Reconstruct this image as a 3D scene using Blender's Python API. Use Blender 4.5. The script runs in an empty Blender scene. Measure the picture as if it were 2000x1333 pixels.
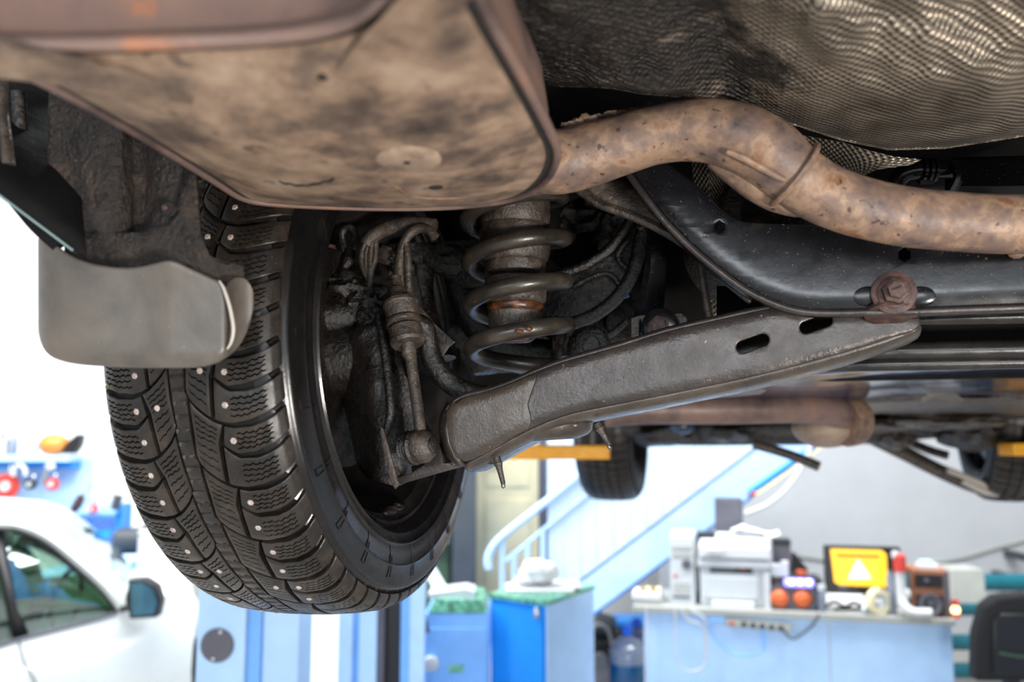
import bpy, bmesh, math, random
from math import sin, cos, pi, radians, sqrt
from mathutils import Vector as V, Matrix, noise as mnoise

R = random.Random(11)
SC = bpy.context.scene
COL = SC.collection

# ------------------------------------------------------------------ camera
FPX, PITCH, CAMZ = 1685.0, 0.1132, 1.8
CAM = V((0, 0, CAMZ))
RT, FW, UP = V((1, 0, 0)), V((0, cos(PITCH), sin(PITCH))), V((0, -sin(PITCH), cos(PITCH)))
cd = bpy.data.cameras.new('camera')
cam = bpy.data.objects.new('camera', cd)
COL.objects.link(cam)
cam.location = CAM
cam.rotation_euler = (pi / 2 + PITCH, 0, 0)
cd.sensor_width = 36
cd.lens = FPX * 36 / 2000
cd.clip_start = 0.02
cd.dof.use_dof = True
cd.dof.focus_distance = 1.10
cd.dof.aperture_fstop = 3.0
SC.camera = cam

# ------------------------------------------------------------------ world, lights, exposure
w = bpy.data.worlds.new('daylight')
SC.world = w
w.use_nodes = True
bg = w.node_tree.nodes['Background']
bg.inputs[0].default_value = (0.86, 0.94, 1.0, 1)
bg.inputs[1].default_value = 1.5
SC.view_settings.view_transform = 'Standard'
SC.view_settings.look = 'None'
SC.view_settings.gamma = 1
SC.view_settings.use_curve_mapping = False
SC.view_settings.exposure = 0.55
SC.cycles.use_denoising = True
SC.cycles.max_bounces = 8
SC.cycles.sample_clamp_indirect = 6


def area(name, loc, target, sx, sy, power, col=(1, 1, 1)):
    l = bpy.data.lights.new(name, 'AREA')
    l.shape = 'RECTANGLE'
    l.size, l.size_y, l.energy, l.color = sx, sy, power, col
    o = bpy.data.objects.new(name, l)
    COL.objects.link(o)
    o.location = loc
    o.rotation_euler = (V(target) - V(loc)).to_track_quat('-Z', 'Y').to_euler()
    return o


area('ceiling_light', (-3.2, 4.6, 4.95), (-3.2, 4.9, 0), 5, 2.4, 560, (0.97, 0.985, 1))
area('ceiling_light', (2.2, 3.9, 4.95), (2.0, 4.6, 0), 3.4, 2.0, 330, (0.97, 0.985, 1))
area('ceiling_light', (0.5, -1.5, 4.95), (0.5, -1.5, 0), 4, 2, 30, (1, 0.985, 0.96))
area('sheen_light', (-1.3, -3.9, 2.5), (-1.0, 0, 2.2), 3.6, 0.75, 75, (0.88, 0.94, 1))  # unseen light added behind the camera to put sheen on the steel
area('work_lamp', (1.0, -0.8, 1.15), (0.15, 1.1, 1.95), 0.42, 0.3, 42, (1, 0.95, 0.88))


# ------------------------------------------------------------------ frames
def ray(x, y):
    return FW + RT * ((x - 1000) / FPX) + UP * ((666.5 - y) / FPX)


def at(x, y, d):
    return CAM + ray(x, y) * d


YAW = 0.2728
CF, CL, CU = V((sin(YAW), cos(YAW), 0)), V((cos(YAW), -sin(YAW), 0)), V((0, 0, 1))
W0 = V((-0.2674, 1.2748, CAMZ + 0.1184))


def car(t, b, h):
    """car space: t towards the car's other side, b forward of the rear axle, h above wheel centre"""
    return W0 + CL * t + CF * b + CU * h


def onb(x, y, b):
    r = ray(x, y)
    return CAM + r * (((W0 - CAM).dot(CF) + b) / r.dot(CF))


def onh(x, y, h):
    r = ray(x, y)
    return CAM + r * (h / r.z)


def onY(x, y, Y):
    r = ray(x, y)
    return CAM + r * (Y / r.y)


# ------------------------------------------------------------------ materials
def lin(r, g, b):
    f = lambda c: (c / 255 / 12.92) if c / 255 <= 0.04045 else ((c / 255 + 0.055) / 1.055) ** 2.4
    return (f(r), f(g), f(b), 1)


class NT:
    def __init__(s, name):
        s.m = bpy.data.materials.new(name)
        s.m.use_nodes = True
        s.t = s.m.node_tree
        s.p = s.t.nodes['Principled BSDF']
        s.pos = s.t.nodes.new('ShaderNodeNewGeometry').outputs['Position']

    def n(s, kind, **kw):
        nd = s.t.nodes.new('ShaderNode' + kind)
        for k, v in kw.items():
            setattr(nd, k, v)
        return nd

    def link(s, a, b):
        s.t.links.new(a, b)

    def noise(s, scale, detail=4, rough=0.6, vec=None, dist=0.0):
        nd = s.n('TexNoise')
        nd.inputs['Scale'].default_value = scale
        nd.inputs['Detail'].default_value = detail
        nd.inputs['Roughness'].default_value = rough
        nd.inputs['Distortion'].default_value = dist
        s.link(vec or s.pos, nd.inputs['Vector'])
        return nd.outputs['Fac']

    def ramp(s, fac, stops):
        nd = s.n('ValToRGB')
        el = nd.color_ramp.elements
        while len(el) < len(stops):
            el.new(0.5)
        for e, (p, c) in zip(el, stops):
            e.position = p
            e.color = c if len(c) == 4 else (*c, 1)
        s.link(fac, nd.inputs[0])
        return nd.outputs[0]

    def mix(s, fac, a, b, mode='MIX'):
        nd = s.n('MixRGB', blend_type=mode)
        for i, x in enumerate((fac, a, b)):
            if hasattr(x, 'links'):
                s.link(x, nd.inputs[i])
            elif i == 0:
                nd.inputs[0].default_value = x
            else:
                nd.inputs[i].default_value = x
        return nd.outputs[0]

    def math(s, op, a, b=0.0):
        nd = s.n('Math', operation=op)
        for i, x in enumerate((a, b)):
            if hasattr(x, 'links'):
                s.link(x, nd.inputs[i])
            else:
                nd.inputs[i].default_value = x
        return nd.outputs[0]

    def set(s, **kw):
        for k, v in kw.items():
            i = s.p.inputs[k.replace('_', ' ')]
            if hasattr(v, 'links'):
                s.link(v, i)
            else:
                i.default_value = v
        return s

    def bump(s, hgt, strength=0.3, dist=0.002, normal=None):
        nd = s.n('Bump')
        nd.inputs['Strength'].default_value = strength
        nd.inputs['Distance'].default_value = dist
        s.link(hgt, nd.inputs['Height'])
        if normal is not None:
            s.link(normal, nd.inputs['Normal'])
        s.link(nd.outputs[0], s.p.inputs['Normal'])
        return nd.outputs[0]


K = (0, 0, 0, 1)
Wt = (1, 1, 1, 1)


def grime(name, stops, scale=25, rough=(0.35, 0.7), metal=0.0, bump=0.3, bscale=180, bdist=0.002, spec=0.5, speck=None, speck_cut=0.70, sscale=260, detail=6, dist=0.4):
    n = NT(name)
    f = n.noise(scale, detail, 0.62, dist=dist)
    c = n.ramp(f, stops)
    if speck:
        sf = n.noise(sscale, 2, 0.5)
        c = n.mix(n.ramp(sf, [(speck_cut, K), (speck_cut + 0.05, Wt)]), c, speck)
    rf = n.ramp(n.noise(scale * 2.3, 4), [(0.3, (rough[0],) * 3), (0.7, (rough[1],) * 3)])
    n.set(Base_Color=c, Metallic=metal, Roughness=rf, Specular_IOR_Level=spec)
    if bump:
        h = n.math('ADD', n.noise(bscale, 5, 0.65), n.math('MULTIPLY', n.noise(bscale * 0.28, 3), 1.6))
        n.bump(h, bump, bdist)
    return n.m


def plain(name, col, rough=0.5, metal=0.0, bump=0, spec=0.5, emit=None, es=1.0, vary=0.12, vscale=6):
    n = NT(name)
    c = tuple(col[:3])
    lo = tuple(x * (1 - vary) for x in c) + (1,)
    hi = tuple(min(1, x * (1 + vary)) for x in c) + (1,)
    n.set(Base_Color=n.ramp(n.noise(vscale, 3), [(0.35, lo), (0.65, hi)]), Roughness=rough, Metallic=metal, Specular_IOR_Level=spec)
    if bump:
        n.bump(n.noise(60, 4), bump, 0.003)
    if emit:
        n.set(Emission_Color=(*emit[:3], 1), Emission_Strength=es)
    return n.m


M = {}
M['muffler'] = grime('dirty_muffler_steel', [(0.30, lin(52, 42, 37)), (0.42, lin(92, 76, 66)), (0.52, lin(126, 104, 87)), (0.62, lin(149, 126, 107)), (0.78, lin(166, 146, 131))], 17, (0.45, 0.7), 0.0, 0.3, 150, 0.0014, 0.35, lin(96, 78, 66), 0.64, 40, 9, 0.15)
M['muffler_top'] = grime('purple_brown_muffler_steel', [(0.3, lin(66, 52, 52)), (0.5, lin(116, 95, 88)), (0.62, lin(124, 100, 90)), (0.72, lin(176, 112, 74))], 9, (0.35, 0.55), 0.15, 0.12, 90, 0.001, 0.4, dist=0.1)
M['pipe'] = grime('rusty_exhaust_steel', [(0.28, lin(56, 46, 46)), (0.4, lin(92, 76, 70)), (0.5, lin(110, 88, 75)), (0.58, lin(134, 109, 90)), (0.68, lin(112, 76, 52)), (0.8, lin(88, 76, 78))], 30, (0.42, 0.65), 0.1, 0.35, 170, 0.0016, 0.4, lin(60, 42, 36), 0.66, 130, 10, 0.2)
M['seam'] = plain('dark_seam', lin(24, 20, 18), 0.8)
M['soot'] = grime('black_oily_grime', [(0.3, lin(12, 10, 9)), (0.6, lin(30, 25, 22)), (0.8, lin(56, 47, 41))], 40, (0.16, 0.38), 0.0, 0.8, 200, 0.0028, 0.65)
M['soot_brown'] = grime('brown_caked_grime', [(0.3, lin(34, 29, 26)), (0.55, lin(66, 57, 50)), (0.8, lin(102, 89, 78))], 45, (0.2, 0.44), 0.0, 0.7, 240, 0.0022, 0.6)
M['coil'] = grime('grimy_coil_spring', [(0.3, lin(28, 25, 22)), (0.55, lin(50, 44, 38)), (0.8, lin(74, 65, 56))], 22, (0.24, 0.4), 0.1, 0.16, 220, 0.001, 0.55, lin(140, 130, 120), 0.72, 300)
M['rust'] = grime('wet_orange_rust', [(0.3, lin(36, 22, 15)), (0.55, lin(78, 44, 26)), (0.8, lin(132, 80, 40))], 60, (0.2, 0.4), 0.0, 0.25, 160)
M['rustbolt'] = grime('red_brown_rusty_bolt', [(0.3, lin(42, 29, 26)), (0.55, lin(72, 49, 43)), (0.8, lin(98, 72, 62))], 90, (0.45, 0.7), 0.1, 0.5, 400, 0.001)
M['blackpaint'] = grime('worn_black_paint', [(0.3, lin(12, 12, 14)), (0.6, lin(20, 20, 23)), (0.8, lin(42, 39, 37))], 14, (0.17, 0.28), 0.0, 0.08, 320, 0.0007, 0.4, lin(96, 86, 76), 0.69, 420)
M['arm'] = grime('oily_grey_steel', [(0.3, lin(44, 39, 37)), (0.55, lin(66, 60, 58)), (0.8, lin(90, 80, 72))], 12, (0.22, 0.40), 0.45, 0.32, 230, 0.0016, 0.6, lin(130, 114, 100), 0.72, 150)
M['armmud'] = grime('brown_oily_steel', [(0.3, lin(44, 38, 33)), (0.6, lin(66, 57, 49)), (0.8, lin(86, 75, 65))], 20, (0.2, 0.38), 0.1, 0.28, 240, 0.0016, 0.6, lin(150, 136, 120), 0.73, 260)
M['flap'] = grime('dusty_grey_plastic', [(0.28, lin(60, 55, 51)), (0.5, lin(86, 80, 74)), (0.7, lin(104, 94, 84)), (0.8, lin(112, 88, 66))], 11, (0.36, 0.48), 0.0, 0.1, 260, 0.0008, 0.5, lin(150, 128, 100), 0.72, 330)
M['flapedge'] = plain('pale_scuffed_edge', lin(176, 168, 158), 0.5)
M['body'] = grime('black_underbody', [(0.3, lin(8, 8, 9)), (0.6, lin(20, 19, 19)), (0.8, lin(34, 31, 28))], 10, (0.65, 0.85), 0, 0.35, 120, 0.002, 0.12)
M['tray'] = grime('reflection_blue_tray', [(0.3, lin(22, 32, 50)), (0.7, lin(44, 62, 98))], 8, (0.08, 0.16), 0.0, 0.10, 9, 0.008, 0.6)  # black tray, the blue reflection is painted into its base colour
M['blacksteel'] = grime('wet_black_steel_tube', [(0.3, lin(24, 22, 22)), (0.6, lin(42, 39, 38)), (0.8, lin(68, 61, 56))], 18, (0.2, 0.4), 0.2, 0.12, 200, 0.001, 0.6)
M['linerbrown'] = grime('caked_wheel_liner', [(0.3, lin(16, 13, 12)), (0.55, lin(40, 32, 27)), (0.72, lin(74, 58, 46)), (0.85, lin(100, 78, 60))], 22, (0.26, 0.5), 0, 1.0, 190, 0.005, 0.6, lin(160, 142, 126), 0.73, 300)
M['stud'] = grime('dull_stud_metal', [(0.3, lin(140, 122, 114)), (0.7, lin(206, 194, 186))], 300, (0.3, 0.5), 0.2, 0.6, 900, 0.001)
M['moss'] = grime('green_moss', [(0.3, lin(50, 58, 20)), (0.7, lin(126, 142, 50))], 200, (0.8, 0.9), 0, 0.8, 500, 0.002)
M['paleedge'] = plain('pale_painted_edge', lin(112, 132, 132), 0.3)
M['water'] = None


def mat_rubber():
    n = NT('dusty_tyre_rubber')
    f = n.noise(30, 6, 0.65)
    c = n.ramp(f, [(0.3, lin(16, 14, 12)), (0.5, lin(30, 25, 21)), (0.66, lin(50, 41, 34)), (0.85, lin(76, 61, 50))])
    g = n.noise(420, 3)
    c = n.mix(n.ramp(g, [(0.62, K), (0.72, Wt)]), c, lin(74, 60, 50))
    n.set(Base_Color=c, Roughness=n.ramp(n.noise(50, 4), [(0.3, (0.28,) * 3), (0.7, (0.5,) * 3)]), Specular_IOR_Level=0.5)
    n.bump(n.noise(300, 5, 0.7), 0.25, 0.0012)
    return n.m


def mat_carcass():
    n = NT('black_sidewall_rubber')
    c = n.ramp(n.noise(14, 5), [(0.3, lin(12, 11, 11)), (0.6, lin(22, 20, 20)), (0.8, lin(44, 37, 32))])
    n.set(Base_Color=c, Roughness=n.ramp(n.noise(20, 4), [(0.3, (0.20,) * 3), (0.7, (0.36,) * 3)]), Specular_IOR_Level=0.5)
    n.bump(n.noise(200, 4), 0.12, 0.001)
    return n.m


def mat_shield():
    n = NT('embossed_foil_heat_shield')
    sep = n.n('SeparateXYZ')
    n.link(n.pos, sep.inputs[0])
    uv = n.n('UVMap')
    us = n.n('SeparateXYZ')
    n.link(uv.outputs[0], us.inputs[0])
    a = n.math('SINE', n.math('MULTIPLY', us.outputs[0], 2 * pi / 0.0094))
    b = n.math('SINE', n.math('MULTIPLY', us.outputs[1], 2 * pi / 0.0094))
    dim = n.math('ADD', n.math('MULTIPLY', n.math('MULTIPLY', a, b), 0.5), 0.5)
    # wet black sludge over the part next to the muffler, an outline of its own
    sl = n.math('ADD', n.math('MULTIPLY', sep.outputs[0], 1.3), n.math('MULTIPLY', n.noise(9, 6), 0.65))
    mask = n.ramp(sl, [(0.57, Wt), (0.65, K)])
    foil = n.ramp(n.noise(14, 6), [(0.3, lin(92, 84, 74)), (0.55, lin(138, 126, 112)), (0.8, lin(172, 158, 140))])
    foil = n.mix(n.ramp(dim, [(0.1, Wt), (0.5, K)]), foil, lin(34, 29, 25))  # shade of the embossing painted in: hollows darker than ridges
    sludge = n.ramp(n.noise(90, 4), [(0.35, lin(12, 11, 10)), (0.6, lin(32, 28, 24)), (0.8, lin(70, 61, 52))])
    c = n.mix(mask, foil, sludge)
    n.set(Base_Color=c, Metallic=n.ramp(mask, [(0, (0.5,) * 3), (1, K)]), Roughness=n.ramp(mask, [(0, (0.36,) * 3), (1, (0.24,) * 3)]))
    h = n.math('ADD', dim, n.math('MULTIPLY', n.math('MULTIPLY', n.noise(110, 5), mask), 4.5))
    n.bump(h, 1.0, 0.0026)
    return n.m


M['rubber'] = mat_rubber()
M['carcass'] = mat_carcass()
M['shield'] = mat_shield()

# background paints
M['wall'] = plain('white_wall_paint', (0.86, 0.87, 0.88), 0.8, vary=0.02)
M['wallgrey'] = plain('grey_wall_paint', lin(180, 183, 186), 0.8, vary=0.04, vscale=2)
M['floor'] = grime('worn_concrete_floor', [(0.3, lin(138, 135, 130)), (0.7, lin(176, 173, 168))], 3, (0.5, 0.7), 0, 0.1, 40)
M['blue'] = plain('blue_enamel', (0.015, 0.27, 0.80), 0.35, vary=0.06)
M['lightblue'] = plain('overlit_blue_enamel', (0.42, 0.63, 0.92), 0.35, vary=0.05)  # medium blue paint with its overexposure put into the colour
M['midblue'] = plain('mid_blue_enamel', (0.17, 0.42, 0.86), 0.35, vary=0.06)
M['clad'] = plain('bluish_white_cladding', (0.50, 0.64, 0.78), 0.5, vary=0.02)
M['cream'] = plain('cream_paint', lin(230, 220, 178), 0.5, vary=0.04)
M['black'] = plain('black_plastic', lin(22, 22, 24), 0.4)
M['darkgrey'] = plain('dark_grey_plastic', lin(84, 84, 94), 0.5)
M['charcoal'] = plain('charcoal_fabric', lin(30, 30, 32), 0.85)
M['whiteplastic'] = plain('white_plastic', lin(190, 196, 200), 0.4, vary=0.04)
M['beige'] = plain('beige_grey_plastic', lin(168, 170, 164), 0.5, vary=0.05)
M['slate'] = plain('slate_grey_steel', lin(62, 68, 74), 0.5)
M['green'] = plain('dull_green_paint', lin(58, 82, 62), 0.6)
M['teal'] = plain('teal_pipe_paint', lin(14, 96, 110), 0.4)
M['yellow'] = grime('chipped_yellow_paint', [(0.3, lin(226, 150, 16)), (0.68, lin(240, 172, 30)), (0.8, lin(226, 190, 130))], 14, (0.4, 0.6), 0, 0.05, 60)
M['orange'] = plain('orange_cone', lin(226, 110, 60), 0.4)
M['red'] = plain('red_plastic', lin(200, 60, 50), 0.4)
M['wood'] = plain('reddish_wood_veneer', lin(150, 94, 66), 0.5, vary=0.2, vscale=30)
M['desktop'] = plain('grey_white_worktop', lin(160, 162, 157), 0.5, vary=0.05)
M['carwhite'] = plain('white_car_paint', (0.58, 0.61, 0.59), 0.2, vary=0.01)
M['chrome'] = plain('dull_chrome', lin(190, 196, 200), 0.25, metal=0.9)
M['paper'] = plain('white_paper', (0.6, 0.61, 0.62), 0.8, vary=0.02)
M['brown'] = plain('brown_cardboard', lin(150, 130, 80), 0.8)
M['greenglass'] = grime('crackled_green_glass', [(0.35, lin(30, 96, 74)), (0.6, lin(110, 190, 160)), (0.8, lin(220, 240, 232))], 40, (0.1, 0.2), 0, 0.2, 60, spec=0.8)
M['bluelight'] = plain('blue_led', (0.2, 0.2, 0.9), 0.4, emit=(0.25, 0.22, 1.0), es=2.2)
M['whitelight'] = plain('white_led', (0.9, 0.9, 1.0), 0.4, emit=(0.85, 0.88, 1.0), es=4)
M['amberlight'] = plain('amber_lamp', (1, 0.7, 0.2), 0.4, emit=(1, 0.75, 0.35), es=2.5)
M['screenyellow'] = plain('screen_yellow', (0.9, 0.5, 0.02), 0.4, emit=(1.0, 0.52, 0.03), es=0.55, vary=0.02)
M['screenwhite'] = plain('screen_white', (0.8, 0.8, 0.75), 0.4, emit=(1, 1, 0.95), es=0.45, vary=0.02)
M['screenink'] = plain('screen_ink', lin(110, 70, 10), 0.5)
M['waterblue'] = plain('blue_bottle_water', lin(10, 74, 116), 0.15, spec=0.7)
M['bottlecap'] = plain('blue_bottle_cap', lin(20, 100, 220), 0.4)
M['bottleclear'] = plain('clear_grey_bottle', lin(110, 120, 136), 0.15, spec=0.7)
M['carinterior'] = plain('grey_green_car_interior', lin(88, 108, 82), 0.7)


def mat_glass(name, col, mixv=0.55, rough=0.03):
    n = NT(name)
    gl = n.n('BsdfGlass') if False else n.n('BsdfTransparent')
    gl.inputs[0].default_value = (*col, 1)
    gs = n.n('BsdfGlossy')
    gs.inputs['Roughness'].default_value = rough
    gs.inputs[0].default_value = (0.85, 0.95, 0.95, 1)
    mx = n.n('MixShader')
    fr = n.n('Fresnel')
    fr.inputs[0].default_value = 1.5
    n.link(n.math('ADD', fr.outputs[0], mixv), mx.inputs[0])
    n.link(gl.outputs[0], mx.inputs[1])
    n.link(gs.outputs[0], mx.inputs[2])
    n.link(mx.outputs[0], n.t.nodes['Material Output'].inputs[0])
    return n.m


M['carglass'] = mat_glass('green_tinted_car_glass', (0.62, 0.80, 0.68), 0.12)
M['mirrorglass'] = plain('mirror_glass', lin(96, 120, 116), 0.05, metal=1.0)
M['drop'] = mat_glass('oil_drop', (0.7, 0.65, 0.6), 0.1)


# ------------------------------------------------------------------ mesh helpers
class MB:
    def __init__(s):
        s.v, s.f, s.uv = [], [], None

    def add(s, vs, fs):
        o = len(s.v)
        s.v += [V(p) for p in vs]
        s.f += [tuple(i + o for i in f) for f in fs]
        return s

    def box(s, o, ex, ey, ez):
        """o corner, three edge vectors"""
        p = [o + ex * i + ey * j + ez * k for k in (0, 1) for j in (0, 1) for i in (0, 1)]
        f = [(0, 2, 3, 1), (4, 5, 7, 6), (0, 1, 5, 4), (2, 6, 7, 3), (0, 4, 6, 2), (1, 3, 7, 5)]
        if ex.cross(ey).dot(ez) < 0:
            f = [tuple(reversed(q)) for q in f]
        return s.add(p, f)

    def abox(s, x0, x1, y0, y1, z0, z1):
        return s.box(V((x0, y0, z0)), V((x1 - x0, 0, 0)), V((0, y1 - y0, 0)), V((0, 0, z1 - z0)))

    def grid(s, rows, closed=False):
        n = len(rows[0])
        vs = [p for r in rows for p in r]
        fs = []
        for i in range(len(rows) - 1):
            for j in range(n if closed else n - 1):
                k = (j + 1) % n
                fs.append((i * n + j, i * n + k, (i + 1) * n + k, (i + 1) * n + j))
        return s.add(vs, fs)

    def tube(s, path, rad, n=12, res=4, caps=True, flat=1.0):
        pts = spline(path, res) if res > 1 else [V(p) for p in path]
        if not hasattr(rad, '__len__'):
            rads = [rad] * len(pts)
        else:
            m = len(rad) - 1
            rads = []
            for i in range(len(pts)):
                q = i / (len(pts) - 1) * m
                a = min(int(q), m - 1)
                rads.append(rad[a] + (rad[a + 1] - rad[a]) * (q - a))
        rows, nrm = [], None
        for i, p in enumerate(pts):
            t = (pts[min(i + 1, len(pts) - 1)] - pts[max(i - 1, 0)]).normalized()
            if nrm is None:
                nrm = t.orthogonal().normalized()
            nrm = (nrm - t * nrm.dot(t)).normalized()
            bi = t.cross(nrm)
            rows.append([p + (nrm * cos(2 * pi * j / n) + bi * sin(2 * pi * j / n) * flat) * rads[i] for j in range(n)])
        o = len(s.v)
        s.grid(rows, True)
        if caps:
            s.f.append(tuple(o + j for j in reversed(range(n))))
            s.f.append(tuple(o + (len(rows) - 1) * n + j for j in range(n)))
        return s

    def lathe(s, o, axis, prof, n=24, caps=True, a0=0.0, a1=2 * pi):
        axis = V(axis).normalized()
        e1 = axis.orthogonal().normalized()
        e2 = axis.cross(e1)
        full = abs(a1 - a0 - 2 * pi) < 1e-6
        m = n if full else n + 1
        rows = [[V(o) + axis * a + (e1 * cos(a0 + (a1 - a0) * j / n) + e2 * sin(a0 + (a1 - a0) * j / n)) * r for j in range(m)] for a, r in prof]
        b = len(s.v)
        s.grid(rows, full)
        if caps and full:
            s.f.append(tuple(b + j for j in reversed(range(m))))
            s.f.append(tuple(b + (len(rows) - 1) * m + j for j in range(m)))
        return s

    def prism(s, pts, vec):
        n = len(pts)
        vs = [V(p) for p in pts] + [V(p) + vec for p in pts]
        fs = [tuple(range(n)), tuple(range(2 * n - 1, n - 1, -1))]
        fs += [(i, i + n, (i + 1) % n + n, (i + 1) % n) for i in range(n)]
        return s.add(vs, fs)

    def blob(s, c, rx, ry, rz, sub=3, amp=0.25, freq=3.0, seed=0, axes=None):
        bm = bmesh.new()
        bmesh.ops.create_icosphere(bm, subdivisions=sub, radius=1)
        ax = axes or (V((1, 0, 0)), V((0, 1, 0)), V((0, 0, 1)))
        vs = []
        for v in bm.verts:
            d = v.co.normalized()
            k = 1 + amp * mnoise.fractal(d * freq + V((seed * 7.1, seed * 3.3, 0)), 1.0, 2.0, 3)
            vs.append(V(c) + (ax[0] * d.x * rx + ax[1] * d.y * ry + ax[2] * d.z * rz) * k)
        s.add(vs, [tuple(x.index for x in f.verts) for f in bm.faces])
        bm.free()
        return s


def spline(P, res=4):
    P = [V(p) for p in P]
    out = []
    for i in range(len(P) - 1):
        a, b, c, d = P[max(i - 1, 0)], P[i], P[i + 1], P[min(i + 2, len(P) - 1)]
        for k in range(res):
            t = k / res
            out.append(0.5 * ((2 * b) + (c - a) * t + (2 * a - 5 * b + 4 * c - d) * t * t + (3 * b - a - 3 * c + d) * t ** 3))
    out.append(P[-1])
    return out


def interp(tab, x):
    if x <= tab[0][0]:
        return tab[0][1]
    for (a, u), (b, v) in zip(tab, tab[1:]):
        if x <= b:
            return u + (v - u) * (x - a) / (b - a)
    return tab[-1][1]


WM = {}


def link(o, parent, world):
    COL.objects.link(o)
    if parent is not None:
        o.parent = parent
    WM[o.name] = world
    return o


def wm(o):
    return WM[o.name] if o is not None else Matrix.Identity(4)


def obj(name, mb, mat, parent=None, smooth=True, bevel=0.0, solid=0.0, local=False, angle=40, sub=0, seg=2, frame=None, offset=0):
    """links MB (or a ready mesh, world coordinates) as one object"""
    me = bpy.data.meshes.new(name)
    W = wm(parent)
    F = W if frame is None else W @ frame
    inv = F.inverted()
    me.from_pydata([p if local else inv @ p for p in mb.v], [], mb.f)
    if mb.uv:
        lay = me.uv_layers.new(name='UVMap')
        for lp in me.loops:
            lay.data[lp.index].uv = mb.uv[lp.vertex_index]
    bm = bmesh.new()
    bm.from_mesh(me)
    bmesh.ops.recalc_face_normals(bm, faces=bm.faces)
    bm.to_mesh(me)
    bm.free()
    me.materials.append(mat)
    if smooth:
        me.polygons.foreach_set('use_smooth', [True] * len(me.polygons))
        me.set_sharp_from_angle(angle=radians(angle))
    o = bpy.data.objects.new(name, me)
    if frame is not None:
        o.matrix_basis = frame
    link(o, parent, F)
    if solid:
        m = o.modifiers.new('thickness', 'SOLIDIFY')
        m.thickness = solid
        m.offset = offset
    if bevel:
        m = o.modifiers.new('edge', 'BEVEL')
        m.width = bevel
        m.segments = seg
        m.limit_method = 'ANGLE'
        m.angle_limit = radians(35)
    if sub:
        m = o.modifiers.new('smooth', 'SUBSURF')
        m.levels = m.render_levels = sub
    return o


def plate(name, outer, holes, b, thick, mat, parent, bevel=0.002, smooth_outline=0, front=True):
    """a flat pressed plate with real holes, in the plane b of the car; outlines are image traces put on that plane"""
    cu = bpy.data.curves.new(name, 'CURVE')
    cu.dimensions = '2D'
    cu.fill_mode = 'BOTH'
    cu.extrude = max(thick / 2 - bevel, 1e-4)
    cu.bevel_depth = bevel
    cu.bevel_resolution = 1
    cu.offset = -bevel
    org = W0 + CF * b
    for k, pl in enumerate([outer] + holes):
        P = [onb(x, y, b) - org for x, y in pl]
        if smooth_outline and k == 0:
            P = spline(P + [P[0]], smooth_outline)[:-1]
        sp = cu.splines.new('POLY')
        sp.points.add(len(P) - 1)
        for q, p in zip(sp.points, P):
            q.co = (p.dot(CL), p.z, 0, 1)
        sp.use_cyclic_u = True
    tmp = bpy.data.objects.new(name, cu)
    COL.objects.link(tmp)
    dg = bpy.context.evaluated_depsgraph_get()
    me = bpy.data.meshes.new_from_object(tmp.evaluated_get(dg))
    bpy.data.objects.remove(tmp)
    bpy.data.curves.remove(cu)
    X = Matrix.Translation(org + CF * (thick / 2 if front else 0)) @ Matrix((CL, CU, -CF)).transposed().to_4x4()
    me.transform(wm(parent).inverted() @ X)
    me.name = name
    me.materials.clear()
    me.materials.append(mat)
    bm = bmesh.new()
    bm.from_mesh(me)
    bmesh.ops.remove_doubles(bm, verts=bm.verts, dist=1e-5)
    bmesh.ops.recalc_face_normals(bm, faces=bm.faces)
    bm.to_mesh(me)
    bm.free()
    me.polygons.foreach_set('use_smooth', [True] * len(me.polygons))
    me.set_sharp_from_angle(angle=radians(35))
    o = bpy.data.objects.new(name, me)
    return link(o, parent, wm(parent).copy())


def bow(o, fn, step=.009):
    """cut a plate into a fine net and push its vertices, fn(t, z) -> distance forward"""
    me = o.data
    inv = wm(o.parent)
    bm = bmesh.new()
    bm.from_mesh(me)
    for ax, st in ((CU, step), (CL, step * 1.6)):
        q = [(inv @ v.co - W0).dot(ax) for v in bm.verts]
        k = min(q) + st
        while k < max(q):
            g = bm.verts[:] + bm.edges[:] + bm.faces[:]
            bmesh.ops.bisect_plane(bm, geom=g, dist=1e-5, plane_co=inv.inverted() @ (W0 + ax * k), plane_no=ax)
            k += st
    for v in bm.verts:
        p = inv @ v.co - W0
        v.co = v.co + CF * fn(p.dot(CL), p.z)
    bm.to_mesh(me)
    bm.free()
    me.polygons.foreach_set('use_smooth', [True] * len(me.polygons))
    me.set_sharp_from_angle(angle=radians(35))
    return o


def tz(pts, b):
    return sorted(((onb(x, y, b) - W0).dot(CL), (onb(x, y, b) - W0).z) for x, y in pts)


def thing(name, label, cat, loc, group=None):
    o = bpy.data.objects.new(name, None)
    o.empty_display_size = 0.1
    o.location = loc
    o['label'], o['category'] = label, cat
    if group:
        o['group'] = group
    return link(o, None, Matrix.Translation(V(loc)))


def tag(o, label, cat, group=None):
    o['label'], o['category'] = label, cat
    if group:
        o['group'] = group
    return o


def lab(o, label):
    o['label'] = label
    return o


def struct(name, mb, mat, **kw):
    o = obj(name, mb, mat, None, smooth=False, **kw)
    o['kind'] = 'structure'
    return o

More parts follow.
